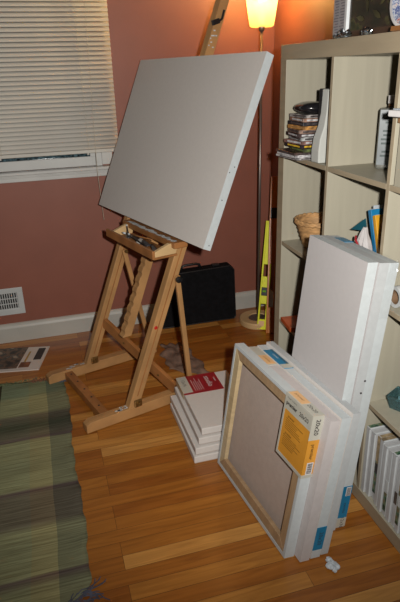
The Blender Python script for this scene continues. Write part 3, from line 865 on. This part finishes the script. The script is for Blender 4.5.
obj('label_band', B((W2+.0012,-.001,.004),(W2+.0022,tt*.98,.04)), GREYL, lb)
obj('barcode_panel', B((W2+.0012,.012,.128),(W2+.0022,.030,.162)), WHITEI, lb)
bm = bmesh.new()
for i in range(8): box(bm, (W2+.0022,.014,.130+i*.0038),(W2+.0025,.028,.130+i*.0038+.0019))
obj('barcode', bm, INK, lb)
text_obj('lettering', '12x36', .018, INK, lb, (W2+.0026,.018,.022), SE)
text_obj('lettering', 'canvas', .016, INK, lb, (W2+.002,.018,.08), SE)
# wrap on canvas C
bm = bmesh.new(); random.seed(3)
n, mrow = 10, 16
g = []
for j in range(mrow+1):
    row = []
    for i in range(n+1):
        s_ = i/n
        z_ = HT+.006 - .17*(j/mrow)
        amp = .006*(1-j/mrow)
        row.append(bm.verts.new((W2+.003+random.uniform(0,amp*1.3), -.002+(tt+.006)*s_+random.uniform(-.002,.002), z_+random.uniform(-.004,.004))))
    g.append(row)
for j in range(mrow):
    for i in range(n): bm.faces.new((g[j][i], g[j][i+1], g[j+1][i+1], g[j+1][i]))
g2 = [g[0]]
for j in range(1, 12):
    row = [bm.verts.new((W2+.003-.028*j, -.002+(tt+.006)*i/n, HT+.004+random.uniform(0,.006)*(1-j/14))) for i in range(n+1)]
    g2.append(row)
for j in range(11):
    for i in range(n): bm.faces.new((g2[j][i], g2[j][i+1], g2[j+1][i+1], g2[j+1][i]))
obj('crumpled_plastic', bm, FILM, tc_)
bm = bmesh.new()
for y_, z_ in ((.030,.555),(.024,.515)): obj('edge_nail', tube(bmesh.new(), [(W2-.001,y_,z_),(W2+.0018,y_,z_)], .0032, 8), INK, tb)

# canvas stack on the floor
stk = [(-.492,-.384,0,.0), (-.484,-.376,1,.01), (-.466,-.364,2,-.008), (-.450,-.352,3,.0)]
slabs = ['small white canvas lying at the bottom of the floor stack', 'small white canvas second from the bottom of the floor stack', 'small white canvas just under the red-labelled one in the stack', 'small white canvas on top of the floor stack with a crimson label']
ST = .0335
for (x, y, k, r), lb_ in zip(stk, slabs):
    o = thing('blank_canvas', lb_, 'canvas', Matrix.Translation((x+.12,y,k*ST+.0005)) @ Matrix.Rotation(r,4,'Z'), 'small canvases stacked flat on the floor')
    bm = bmesh.new()
    w_, d_ = .24, .405
    box(bm, (-.12,0,.0015),(.12,d_,ST-.0035))
    obj('canvas_cloth', bm, [CANV], o, bevel=.003)
    for p in o.children[0].data.polygons: pass
    bm = bmesh.new()
    for z_ in (ST-.0028,): box(bm, (-.1185,.0015,0.0),(.1185,d_-.0015,.0016))
    obj('dark_back_edge', bm, RAW, o)
    if k == 3:
        top = ST-.0035
        rl = obj('paper_label', B((-.121,.255,top),(.058,d_+.001,top+.001)), REDL, o)
        rl['label'] = 'crimson paper label with white lettering'
        obj('beige_end', B((-.1215,.268,top+.0008),(-.078,d_+.0012,top+.0016)), GREYL, rl)
        obj('beige_flap', B((-.1225,.27,.0),(-.1205,d_-.005,top+.0014)), mat('tan card',(.42,.32,.2)), rl)
        text_obj('lettering', 'studio', .036, WHITEI, rl, (.010,.335,top+.0016), (0,0,-RX90))
        text_obj('lettering', 'canvas', .013, WHITEI, rl, (.042,.345,top+.0016), (0,0,-RX90))
        text_obj('lettering', '12x16', .022, INK, rl, (-.100,.35,top+.002), (0,0,-RX90))
        bm = bmesh.new()
        for q in range(5): box(bm, (-.065+q*.009,.275,top+.001),(-.0635+q*.009,.275+random.uniform(.07,.12),top+.0014))
        obj('small_print', bm, WHITEI, rl)

# ------------------------------------------------------------------ things on / in the shelf
# small canvases standing in the bottom square of the third column
GRN = blotch_mat('green landscape print', [(.01,.03,.02),(.03,.09,.05),(.12,.20,.13),(.20,.13,.06),(.06,.10,.08)], 40)
CEDGE = mat('wrapped canvas edge', (.46,.47,.48), .4, .05, 30)
CEDG2 = mat('bright wrap corner', (.62,.66,.68), .3, .05, 30)
y = -.7545
gl = ['white small canvas upright in the bottom shelf square, pressed against its left divider',
 'second small upright canvas from the left in the bottom shelf square',
 'upright small canvas with green printed front strip, third from left in bottom square',
 'upright small canvas with a brown top label, fourth from the left in the bottom square',
 'plain pale upright canvas, fifth from the left in the bottom square',
 'plain pale upright canvas, sixth from the left in the bottom square',
 'upright canvas with a green top label, seventh from the left in the bottom square',
 'upright canvas with a small grey tag on its front edge, eighth in the bottom square',
 'upright canvas with a wide green picture strip, ninth in the bottom square',
 'upright canvas beside the green picture strip, tenth in the bottom square',
 'pale upright canvas, eleventh from the left in the bottom square',
 'pale upright canvas at the far right of the bottom square']
BRN = mat('tan printed card', (.32,.24,.14), .5, .4, 50)
for i in range(12):
    th_ = .019; hh = .262 - .004*(i % 3); x0_ = .006 + (.0 if i != 2 else .012) + .004*(i % 2)
    tilt = .02
    yy = y - .0245*i
    M_ = Matrix.Translation((x0_, yy, .0505)) 
    root = thing('small_canvas', gl[i], 'canvas', M_, 'small canvases in the bottom shelf square')
    bm = bmesh.new(); box(bm, (0,-th_,0),(.20,0,hh)); obj('wrapped_body', bm, CEDGE, root, bevel=.001)
    bm = bmesh.new(); box(bm, (-.0012,-th_-.0006,.002),(.002,-th_+.003,hh)); box(bm, (-.0012,-th_-.0006,hh-.002),(.2,-th_+.003,hh+.001))
    obj('corner_line', bm, CEDG2, root)  # brighter line along the near front and top corners
    if i in (2,8,5):
        bm = bmesh.new(); box(bm, (-.0016,-th_+.003,.03 if i != 5 else .02),(.001,-.001,hh*(.62 if i != 8 else .95) if i != 5 else .09)); obj('printed_strip', bm, GRN, root)
        bm = bmesh.new(); box(bm, (-.0022,-th_+.003,.11 if i==2 else .10),(-.0012,-.003,.15 if i==2 else .14)); obj('tag', bm, INK if i == 2 else VENTM, root)
        if i in (2,8):
            bm = bmesh.new(); box(bm, (-.0018,-th_+.003,hh*.62),(.001,-.001,hh)); obj('brown_print', bm, BRN, root)
    if i in (0,2,3,6,9):
        bm = bmesh.new(); box(bm, (.004 if i!=3 else .0,-th_+.003,hh-.001),(.15,-.001,hh+.0008)); obj('top_label', bm, [GRN,0,BRN,BRN,0,0,GRN,0,0,GRN][i], root)
    if i == 7:
        bm = bmesh.new(); box(bm, (-.002,-th_+.002,.09),(-.0005,-.003,.135)); obj('tag', bm, ZINC, root)

# top left square: stacked discs cases and magazines
cds = [(.16,.155,.006,(.42,.40,.40),'pale magazine at the very bottom of the pile in the upper left square'),
 (.165,.15,.007,(.50,.48,.49),'white catalogue low in the pile in the upper left square'),
 (.155,.15,.007,(.08,.05,.045),'dark reddish magazine above the white catalogue in the pile'),
 (.14,.13,.010,(.06,.07,.03),'olive disc case in the lower part of the pile'),
 (.142,.125,.010,(.03,.02,.025),'black disc case with a yellow spine line in the pile'),
 (.15,.125,.010,(.22,.12,.10),'reddish brown disc case sticking out of the pile'),
 (.142,.125,.010,(.32,.33,.33),'light grey disc case in the middle of the pile'),
 (.15,.125,.010,(.05,.03,.03),'dark maroon disc case above the light grey one'),
 (.142,.125,.010,(.20,.13,.10),'brown disc case in the upper half of the pile'),
 (.14,.125,.010,(.40,.20,.06),'orange-spined disc case near the top of the pile'),
 (.14,.125,.010,(.025,.025,.03),'black disc case near the top of the pile'),
 (.145,.125,.010,(.24,.14,.10),'tan disc case second from the top of the pile'),
 (.13,.125,.009,(.25,.23,.22),'grey disc case on top of the pile under the black pouch')]
z = ZS[0]+.0005
random.seed(11)
for i, (dx, dy, t_, c, lb_) in enumerate(cds):
    t_ *= 1.25
    jx, jy, r = random.uniform(-.008,.012), random.uniform(-.008,.008), random.uniform(-.12,.12)
    if i < 3: jx -= .028; jy += .015; 
    M_ = Matrix.Translation((.055+jx+dx/2-.07, -.172+jy, z)) @ Matrix.Rotation(r,4,'Z')
    root = thing('magazine' if i < 3 else 'disc_case', lb_, 'magazine' if i < 3 else 'disc case', M_, 'disc cases and magazines piled in the upper left square')
    obj('cover', B((-dx/2,-dy/2,0),(dx/2,dy/2,t_)), mat('case print %d' % i, c, .25, .6, 45), root, bevel=.0012)
    sc = {4:(.6,.38,.03), 9:(.30,.16,.06), 3:(.12,.15,.05)}.get(i, (.45,.45,.46) if i % 2 else (.06,.05,.05))
    obj('spine_print', B((-dx/2-.0006,-dy*.42,t_*.3),(-dx/2+.001,dy*.3,t_*.75)), mat('spine print %d' % i, sc, .35, .3, 60), root)
    obj('side_print', B((-dx*.40,-dy/2-.0006,t_*.25),(dx*.35,-dy/2+.001,t_*.72)), mat('side print %d' % i, sc, .35, .5, 70), root)
    z += t_+.0003
# black rounded pouch on the pile
bm = bmesh.new()
rings = []
for i in range(13):
    s_ = -1+2*i/12; k = math.sqrt(max(0.02, 1-abs(s_)**3.2)); rings.append((.040+.002*s_, -.183+.062*s_, z+.0215, k))
rr = []
for x_, y_, z_, k in rings: rr.append([bm.verts.new((x_+.056*k*math.cos(a*math.pi/9), y_, z_+.0212*k*math.sin(a*math.pi/9))) for a in range(18)])
for a_, b_ in zip(rr, rr[1:]):
    for q in range(18): bm.faces.new((a_[q], a_[(q+1)%18], b_[(q+1)%18], b_[q]))
bm.faces.new(rr[0]); bm.faces.new(rr[-1][::-1])
o = obj('glasses_case', bm, mat('glossy black leather', (.01,.01,.012), .18, .2, 10, coat=.4), smooth=True)
tag(o, 'glossy black rounded case lying on top of the pile of discs', 'case')
# white magazine file and black folder
mf = thing('magazine_file', 'white curved magazine holder standing beside the disc pile', 'magazine file', Matrix.Translation((.010,-.310,ZS[0]+.001)) @ Matrix.Rotation(.04,4,'Z'))
prof = [(0,0),(.24,0),(.24,.30),(.035,.30),(.030,.22),(.022,.15),(.004,.09)]
bm = bmesh.new()
# wrap-around holder: front curved lip, body
def filebody(w_):
    pr = [(-.012,0),(-.013,.04),(-.009,.08),(.004,.12),(.010,.16),(.014,.238)]
    a = [bm.verts.new((x_, -w_/2, z_)) for x_, z_ in pr]; b_ = [bm.verts.new((x_, w_/2*(1-.45*max(0,min(1,(z_-.05)/.12))), z_)) for x_, z_ in pr]
    c_ = [bm.verts.new((.235, -w_/2, z_)) for x_, z_ in pr]; d_ = [bm.verts.new((.235, w_/2, z_)) for x_, z_ in pr]
    for i in range(len(pr)-1):
        bm.faces.new((a[i],b_[i],b_[i+1],a[i+1])); bm.faces.new((a[i],a[i+1],c_[i+1],c_[i])); bm.faces.new((b_[i],d_[i],d_[i+1],b_[i+1])); bm.faces.new((c_[i],c_[i+1],d_[i+1],d_[i]))
    bm.faces.new((a[0],c_[0],d_[0],b_[0])); bm.faces.new((a[-1],b_[-1],d_[-1],c_[-1]))
filebody(.052)
obj('holder_body', bm, mat('glossy white plastic', (.50,.51,.48), .25, .03, 8), mf, bevel=.004, seg=3)
bf = obj('ring_binder', B((.0,-.0,0),(.25,.022,.238)), mat('matte black board', (.012,.011,.012), .5, .3, 20), bevel=.003)
bf.matrix_world = Matrix.Translation((.030,-.281,ZS[0]+.001)) @ Matrix.Rotation(.05,4,'Z')
tag(bf, 'black binder standing between the disc pile and the white holder', 'binder')
pk = obj('paper_packet', B((0,-.008,0),(.12,.008,.075)), mat('pale blue packet', (.26,.32,.36), .4, .5, 60), bevel=.002)
pk.matrix_world = Matrix.Translation((.03,-.362,ZS[0]+.001)); tag(pk, 'small pale packet squeezed between the white holder and the divider', 'packet')

# upper middle square: bottle box with printed label
bt = thing('bottle', 'grey glass bottle with a printed label and white cap in the upper middle square', 'bottle', Matrix.Translation((.150,-.508,ZS[0])) @ Matrix.Rotation(.95,4,'Z'))
bm = bmesh.new(); box(bm, (-.033,-.033,0),(.033,.033,.185))
obj('bottle_body', bm, mat('smoky bottle', (.12,.12,.105), .15, .2, 15), bt, bevel=.008, seg=3)
obj('neck', tube(bmesh.new(), [(0,0,.185),(0,0,.199)], .010, 16), mat('amber liquid glass', (.2,.09,.03), .1), bt, smooth=True)
obj('cap', tube(bmesh.new(), [(0,0,.197),(0,0,.220)], .0125, 18), WHITEI, bt)
lbm = obj('label', B((-.0338,-.030,.015),(-.0328,.030,.180)), mat('grey blue label', (.14,.16,.17), .4, .1, 20), bt)
bm = bmesh.new(); random.seed(5)
for i in range(11):
    z_ = .165-i*.0125
    if i in (3,8): continue
    box(bm, (-.0343,-.024+random.uniform(0,.008),z_),(-.0337,.024-random.uniform(0,.012),z_+.006))
obj('print', bm, mat('dark green ink', (.03,.05,.05)), lbm)

# third column, top square: pale box with a white remote on it
dr = thing('storage_box', 'pale wooden box filling the top square at the right edge', 'box', Matrix.Translation((.0,-.92,ZS[0])))
obj('box_body', B((.002,-.152,.0),(.30,.150,.165)), BIRCH, dr, bevel=.001)
obj('box_lid', B((-.004,-.156,.165),(.304,.154,.182)), mat('brown wooden lid', (.30,.17,.08), .5, .2, 6), dr, bevel=.001)
rm = thing('keyboard', 'white keyboard lying on the pale box in the top right square', 'keyboard', Matrix.Translation((-.030,-.915,ZS[0]+.1835)) @ Matrix.Rotation(.12,4,'Z'))
obj('keyboard_body', B((0,-.15,0),(.12,.135,.016)), WHITEI, rm, bevel=.003)
bm = bmesh.new()
for i in range(4):
    for j in range(14): box(bm, (.008+i*.027,-.142+j*.0195,.015),(.028+i*.027,-.128+j*.0195,.020))
obj('keys', bm, mat('grey keys', (.30,.33,.36)), rm)

# second row: wicker basket
bk = thing('wicker_basket', 'round tan wicker basket on the second shelf behind the tall canvases', 'basket', Matrix.Translation((.10,-.172,ZS[1])))
bm = bmesh.new(); seg = 56
prof = [(.050,0)]; 
N_ = 12
for i in range(N_+1):
    z_ = .004+.100*i/N_; prof.append((.055+.032*(i/N_)**.9 , z_))
prof2 = [(r-.006, z_) for r, z_ in prof[::-1]]
rings = []
for idx, (r, z_) in enumerate(prof+prof2):
    k = idx if idx < len(prof) else 0
    rings.append([bm.verts.new(((r+ (.0028*math.sin(q*math.pi/2+ (k%2)*math.pi) if idx < len(prof) and idx>0 else 0))*math.cos(2*math.pi*q/seg), (r+(.0028*math.sin(q*math.pi/2+(k%2)*math.pi) if idx < len(prof) and idx>0 else 0))*math.sin(2*math.pi*q/seg), z_)) for q in range(seg)])
for a_, b_ in zip(rings, rings[1:]):
    for q in range(seg): bm.faces.new((a_[q], a_[(q+1)%seg], b_[(q+1)%seg], b_[q]))
bm.faces.new(rings[0][::-1]); 
obj('woven_body', bm, TERRA, bk, smooth=True)
bm = bmesh.new()
for ph_ in (0, math.pi):
    tube(bm, [(.088*math.cos(2*math.pi*i/60), .088*math.sin(2*math.pi*i/60), .106+.005*math.sin(i*1.2+ph_)) for i in range(61)], .0065, 8, cap=False)
obj('rim', bm, TERRA, bk, smooth=True)
obj('basket_floor', lathe(bmesh.new(), [(0,.006),(.05,.006)], 24), TERRA, bk)
# stick standing behind the tall canvases (reddish)
st = thing('picture_frame', 'reddish brown wooden frame edge standing behind the tall canvases', 'frame', lean_matrix((-.05,-.318,.402+.36),(.03,-.318,.93),(0,1,0)))
COL.objects.unlink(st); bpy.data.objects.remove(st)

# second row, middle square: books and card
def upright(name, lbl, cat, x, y, zz, w_, t_, h_, ry, m, group=None, rz=0, pagem=None):
    M_ = Matrix.Translation((x, y, zz)) @ Matrix.Rotation(rz,4,'Z') @ Matrix.Rotation(ry,4,'X')
    root = thing(name, lbl, cat, M_, group)
    obj('cover', B((0,-t_/2,0),(w_,t_/2,h_)), m, root, bevel=.0015)
    if pagem: obj('pages', B((.003,-t_/2+.002,h_-.002),(w_+.0005,t_/2-.002,h_+.0008)), pagem, root)
    return root
PG = mat('cream pages', (.55,.50,.40), .7, .1, 60, (1,20,1))
zb = ZS[1]+.001
gB = 'books and papers in the second-row middle square'
upright('book','bright blue book standing in the second-row middle square','book', .095,-.607,zb+.003,.045,.018,.235,-.38, mat('bright blue cover',(.01,.17,.36),.35,.2,12), gB, 0, PG)
upright('book','orange-yellow book leaning right of the bright blue one','book', .09,-.634,zb+.003,.045,.016,.222,-.36, mat('orange yellow cover',(.60,.30,.02),.35,.15,12), gB, 0, PG)
upright('book','brown book just right of the orange-yellow one on the shelf','book', .10,-.662,zb+.003,.045,.020,.205,-.33, mat('brown cover',(.20,.045,.03),.4,.3,12), gB, 0, PG)
upright('book','small yellow booklet behind the orange-yellow book','book', .16,-.684,zb+.001,.06,.012,.20,-.30, mat('lemon cover',(.50,.45,.05),.4,.2,12), gB)
upright('book','black thin book left of the bright blue one','book', .11,-.590,zb+.002,.045,.008,.225,-.38, mat('black cover',(.012,.012,.016),.4,.3,12), gB)
upright('book','white thin book behind the teal card','book', .13,-.572,zb+.001,.06,.010,.24,-.36, mat('white cover',(.42,.46,.50),.4,.1,12), gB)
# teal folded card poking out
bm = bmesh.new(); a = [bm.verts.new(p) for p in ((.045,-.498,.911),(.075,-.530,.951),(.072,-.548,.915))]; b_ = [bm.verts.new(v_.co+V((.004,0,.001))) for v_ in a]
bm.faces.new(a); bm.faces.new(b_[::-1])
for i in range(3): bm.faces.new((a[i], b_[i], b_[(i+1)%3], a[(i+1)%3]))
o = obj('teal_card', bm, mat('dark teal card', (.006,.065,.09), .4, .2, 12)); tag(o, 'dark teal triangular card poking out over the white bag', 'card', gB)
# white bag with a red arc below
bm = bmesh.new()
rr = []
for i in range(9):
    z_ = i/8; wv = [.060,.064,.066,.062,.055,.045,.035,.022,.008][i]; ty = [.030,.034,.034,.032,.028,.022,.016,.010,.004][i]
    rr.append([bm.verts.new((.068+ty*math.sin(q*math.pi/8)+.004*math.sin(q*3+i), -.548+wv*.75*math.cos(q*math.pi/8), zb+.001+z_*.172)) for q in range(16)])
for a_, b_ in zip(rr, rr[1:]):
    for q in range(16): bm.faces.new((a_[q], a_[(q+1)%16], b_[(q+1)%16], b_[q]))
bm.faces.new(rr[0]); bm.faces.new(rr[-1][::-1])
root = thing('paper_bag', 'crumpled white paper bag with a red stripe in the second-row middle square', 'bag', Matrix(), gB)
obj('bag_body', bm, mat('white crumpled paper', (.44,.42,.42), .6, .12, 25, bump=.6), root)
bm = bmesh.new(); tube(bm, [(.047,-.530,.895),(.036,-.548,.889),(.036,-.565,.875),(.045,-.578,.85)], .004, 6); obj('red_stripe', bm, mat('red print',(.4,.02,.03)), root)

# second row, right square: roll of paper
rl_ = thing('paper_roll', 'roll of white paper seen end-on beside the tall canvases', 'paper roll', Matrix.Translation((.02,-.802,ZS[1]+.001)))
root = rl_
bm = bmesh.new()
R_ = .032
def annulus(bm, r0, r1, x0_, x1_, cy, cz, seg=28):
    rings = [[bm.verts.new((x_, cy+r*math.cos(2*math.pi*q/seg), cz+r*math.sin(2*math.pi*q/seg))) for q in range(seg)] for x_, r in ((x0_,r0),(x0_,r1),(x1_,r1),(x1_,r0))]
    for k in range(4):
        a_, b_ = rings[k], rings[(k+1)%4]
        for q in range(seg): bm.faces.new((a_[q], a_[(q+1)%seg], b_[(q+1)%seg], b_[q]))
annulus(bm, .022, R_, 0, .30, 0, R_)
obj('rolled_sheet', bm, mat('white paper', (.5,.52,.53), .6, .04, 10), rl_, smooth=False)
bm = bmesh.new(); annulus(bm, .019, .0218, .002, .298, 0, R_); obj('core', bm, mat('kraft core', (.2,.12,.07)), rl_)

# third row: glass tea light holders, orange book
GL = glass_mat('blue green glass', (.35,.62,.66), .08)
CRY = mat('blue glass beads', (.12,.24,.27), .12, .6, 60, spec=.9)
gl_ = ['nearest glass dish of blue beads on the third-row shelf', 'middle glass dish of blue beads on the third-row shelf', 'rear glass dish of blue beads, deepest on the third-row shelf']
for i, (x, y_) in enumerate(((.085,-.815),(.165,-.815),(.250,-.82))):
    root = thing('glass_dish', gl_[i], 'dish', Matrix.Translation((x,y_,ZS[2])) @ Matrix.Rotation(.5,4,'Z'), 'glass dishes of blue beads')
    bm = bmesh.new()
    def sq(r, z_): return [bm.verts.new((sx*r, sy*r, z_)) for sx, sy in ((-1,-1),(1,-1),(1,1),(-1,1))]
    rs = [sq(.028,.001), sq(.038,.048), sq(.036,.048), sq(.026,.005)]
    for a_, b_ in zip(rs, rs[1:]):
        for q in range(4): bm.faces.new((a_[q], a_[(q+1)%4], b_[(q+1)%4], b_[q]))
    bm.faces.new(rs[0][::-1]); bm.faces.new(rs[-1])
    obj('dish_body', bm, GL, root)
    bm = bmesh.new()
    for k in range(30):
        r = random.uniform(.004,.0065); a = random.uniform(0,6.28); q = random.uniform(0,.021)
        bmesh.ops.create_icosphere(bm, subdivisions=1, radius=r, matrix=Matrix.Translation((q*math.cos(a), q*math.sin(a), .011+random.uniform(0,.026))))
    o = obj('beads', bm, CRY, root); o['kind'] = 'stuff'
ob = upright('book','orange-red book lying on the third-row shelf behind the canvases','book', .0,0,0,.16,.018,.12,0, mat('orange red cover',(.50,.09,.02),.4,.2,14), None, 0, None)
ob.matrix_world = Matrix.Translation((-.004,-.075,ZS[2]+.010)) @ Matrix.Rotation(-.1,4,'Z') @ Matrix.Rotation(RX90,4,'X') 
gb = upright('book','dark book under the orange-red book on the third-row shelf','book', .0,0,0,.01,.001,.01,0, INK)
for ch in list(gb.children): bpy.data.objects.remove(ch)
bpy.data.objects.remove(gb)

# on top of the shelf
ZT = 1.4905
pb = thing('printed_box', 'grey box printed with columns of small text on top of the shelf', 'box', Matrix.Translation((.045,-.340,ZT)) @ Matrix.Rotation(-.1,4,'Z'))
obj('box_body', B((0,-.040,0),(.014,.050,.26)), mat('light grey board', (.33,.33,.35), .45, .06, 20), pb, bevel=.002)
bm = bmesh.new(); random.seed(9)
for col in range(2):
    for i in range(30):
        y0_ = -.034+col*.042; box(bm, (-.0008,y0_,.012+i*.008),(.0004,y0_+random.uniform(.022,.036),.0145+i*.008))
obj('small_print', bm, mat('grey ink', (.12,.12,.15)), pb)
obj('lit_edge', B((-.002,-.055,0),(.012,-.041,.262)), mat('lit board edge', (.65,.68,.70), .3, .1, 20), pb)  # right side of the box catching light, its brightness put into the colour
pf = thing('photo_box', 'dark glass-fronted picture of olive leaves on top of the shelf', 'picture', Matrix.Translation((.05,-.510,ZT)) @ Matrix.Rotation(.03,4,'Z'))
obj('picture_body', B((0,-.11,0),(.03,.115,.30)), mat('dark brown frame', (.05,.025,.015), .3), pf, bevel=.003)
lm_ = blotch_mat('olive leaf picture', [(.005,.004,.003),(.012,.012,.006),(.02,.010,.007),(.05,.045,.015),(.015,.018,.006)], 13, .12, (1,1,1.6))
obj('leaf_print', B((-.001,-.104,.02),(.002,.108,.30)), lm_, pf)
bm = bmesh.new(); random.seed(2)
for (y_, z_, a, l_) in ((-.03,.055,.5,.05),(.02,.085,1.4,.045),(-.06,.09,2.4,.04),(.05,.05,.2,.045),(-.01,.11,2.0,.05),(.07,.12,1.0,.05),(-.05,.14,.7,.045)):
    d = V((0, math.cos(a), math.sin(a)))*l_; n_ = V((0,-math.sin(a),math.cos(a)))*l_*.32; c = V((-.0018,y_,z_))
    vs = [bm.verts.new(c+d*t_+n_*s_) for t_, s_ in ((-.5,0),(-.25,-.45),(.1,-.5),(.5,0),(.1,.5),(-.25,.45))]
    bm.faces.new(vs)
obj('leaves', bm, mat('olive leaf', (.05,.045,.018), .35, .5, 20), pf)
def crumple(name, loc, s, m, lbl, cat, grp=None):
    bm = bmesh.new(); bmesh.ops.create_icosphere(bm, subdivisions=3, radius=1)
    for v_ in bm.verts:
        k = 1+random.uniform(-.28,.22); v_.co = V((v_.co.x*s[0]*k, v_.co.y*s[1]*k, max(0,(v_.co.z*.7+.55)*s[2]*k)))
    o = obj(name, bm, m); o.location = loc; return tag(o, lbl, cat, grp)
FOIL = mat('silver foil', (.62,.66,.70), .18, .15, 40, metal=1)
crumple('foil_scrap', (.012,-.435,ZT), (.018,.022,.018), FOIL, 'crumpled silver foil left of the leaf picture base on the shelf top', 'foil', 'foil scraps on the shelf top')
crumple('foil_scrap', (.012,-.560,ZT), (.016,.018,.015), FOIL, 'crumpled silver foil at the right foot of the leaf picture', 'foil', 'foil scraps on the shelf top')
crumple('foil_scrap', (.012,-.395,ZT), (.014,.014,.010), FOIL, 'small foil piece beside the printed grey box on the shelf top', 'foil', 'foil scraps on the shelf top')
pl = thing('decorative_plate', 'blue and white patterned plate standing at the right end of the shelf top', 'plate', Matrix.Translation((.035,-.735,ZT+.088)) @ Matrix.Rotation(-math.radians(80),4,'Y'))
obj('plate_body', lathe(bmesh.new(), [(0,-.004),(.05,-.004),(.085,.012),(.088,.014),(.085,.016),(.05,.001),(0,.001)], 48), WHITEI, pl, smooth=True)
obj('plate_pattern', lathe(bmesh.new(), [(.055,.0035),(.078,.0145)], 48), blotch_mat('blue white red pattern', [(.03,.08,.25),(.5,.52,.55),(.02,.05,.2),(.5,.5,.5),(.4,.05,.03)], 60), pl)
obj('plate_stand', B((-.094,-.03,-.02),(-.083,.03,.03)), OAK2, pl)
# pull the plate's foot onto the shelf
# ------------------------------------------------------------------ lights
w_ = bpy.data.worlds.new('world'); bpy.context.scene.world = w_; w_.use_nodes = True
w_.node_tree.nodes['Background'].inputs[0].default_value = (.75,.62,.55,1); w_.node_tree.nodes['Background'].inputs[1].default_value = .028
def light(name, kind, loc, energy, col, **k):
    d = bpy.data.lights.new(name, kind); d.energy = energy; d.color = col
    for a_, b_ in k.items(): setattr(d, a_, b_)
    o = bpy.data.objects.new(name, d); COL.objects.link(o); o.location = loc; return o
fl = light('camera_flash', 'SPOT', cam_loc + rt*.10 + up*.05, 200, (1,.96,.90), shadow_soft_size=.018, spot_size=math.radians(104), spot_blend=1.0)
tgt = V((-.22,.3,1.0)); fl.rotation_euler = (tgt-fl.location).to_track_quat('-Z','Y').to_euler()
light('lamp_bulb', 'POINT', (.229,.757,1.86), 14, (1,.80,.36), shadow_soft_size=.05)
light('lamp_glow', 'POINT', (.229,.757,1.745), 22, (1,.82,.36), shadow_soft_size=.02)
sc = bpy.context.scene
sc.view_settings.view_transform = 'Standard'; sc.view_settings.look = 'None'; sc.view_settings.exposure = 0
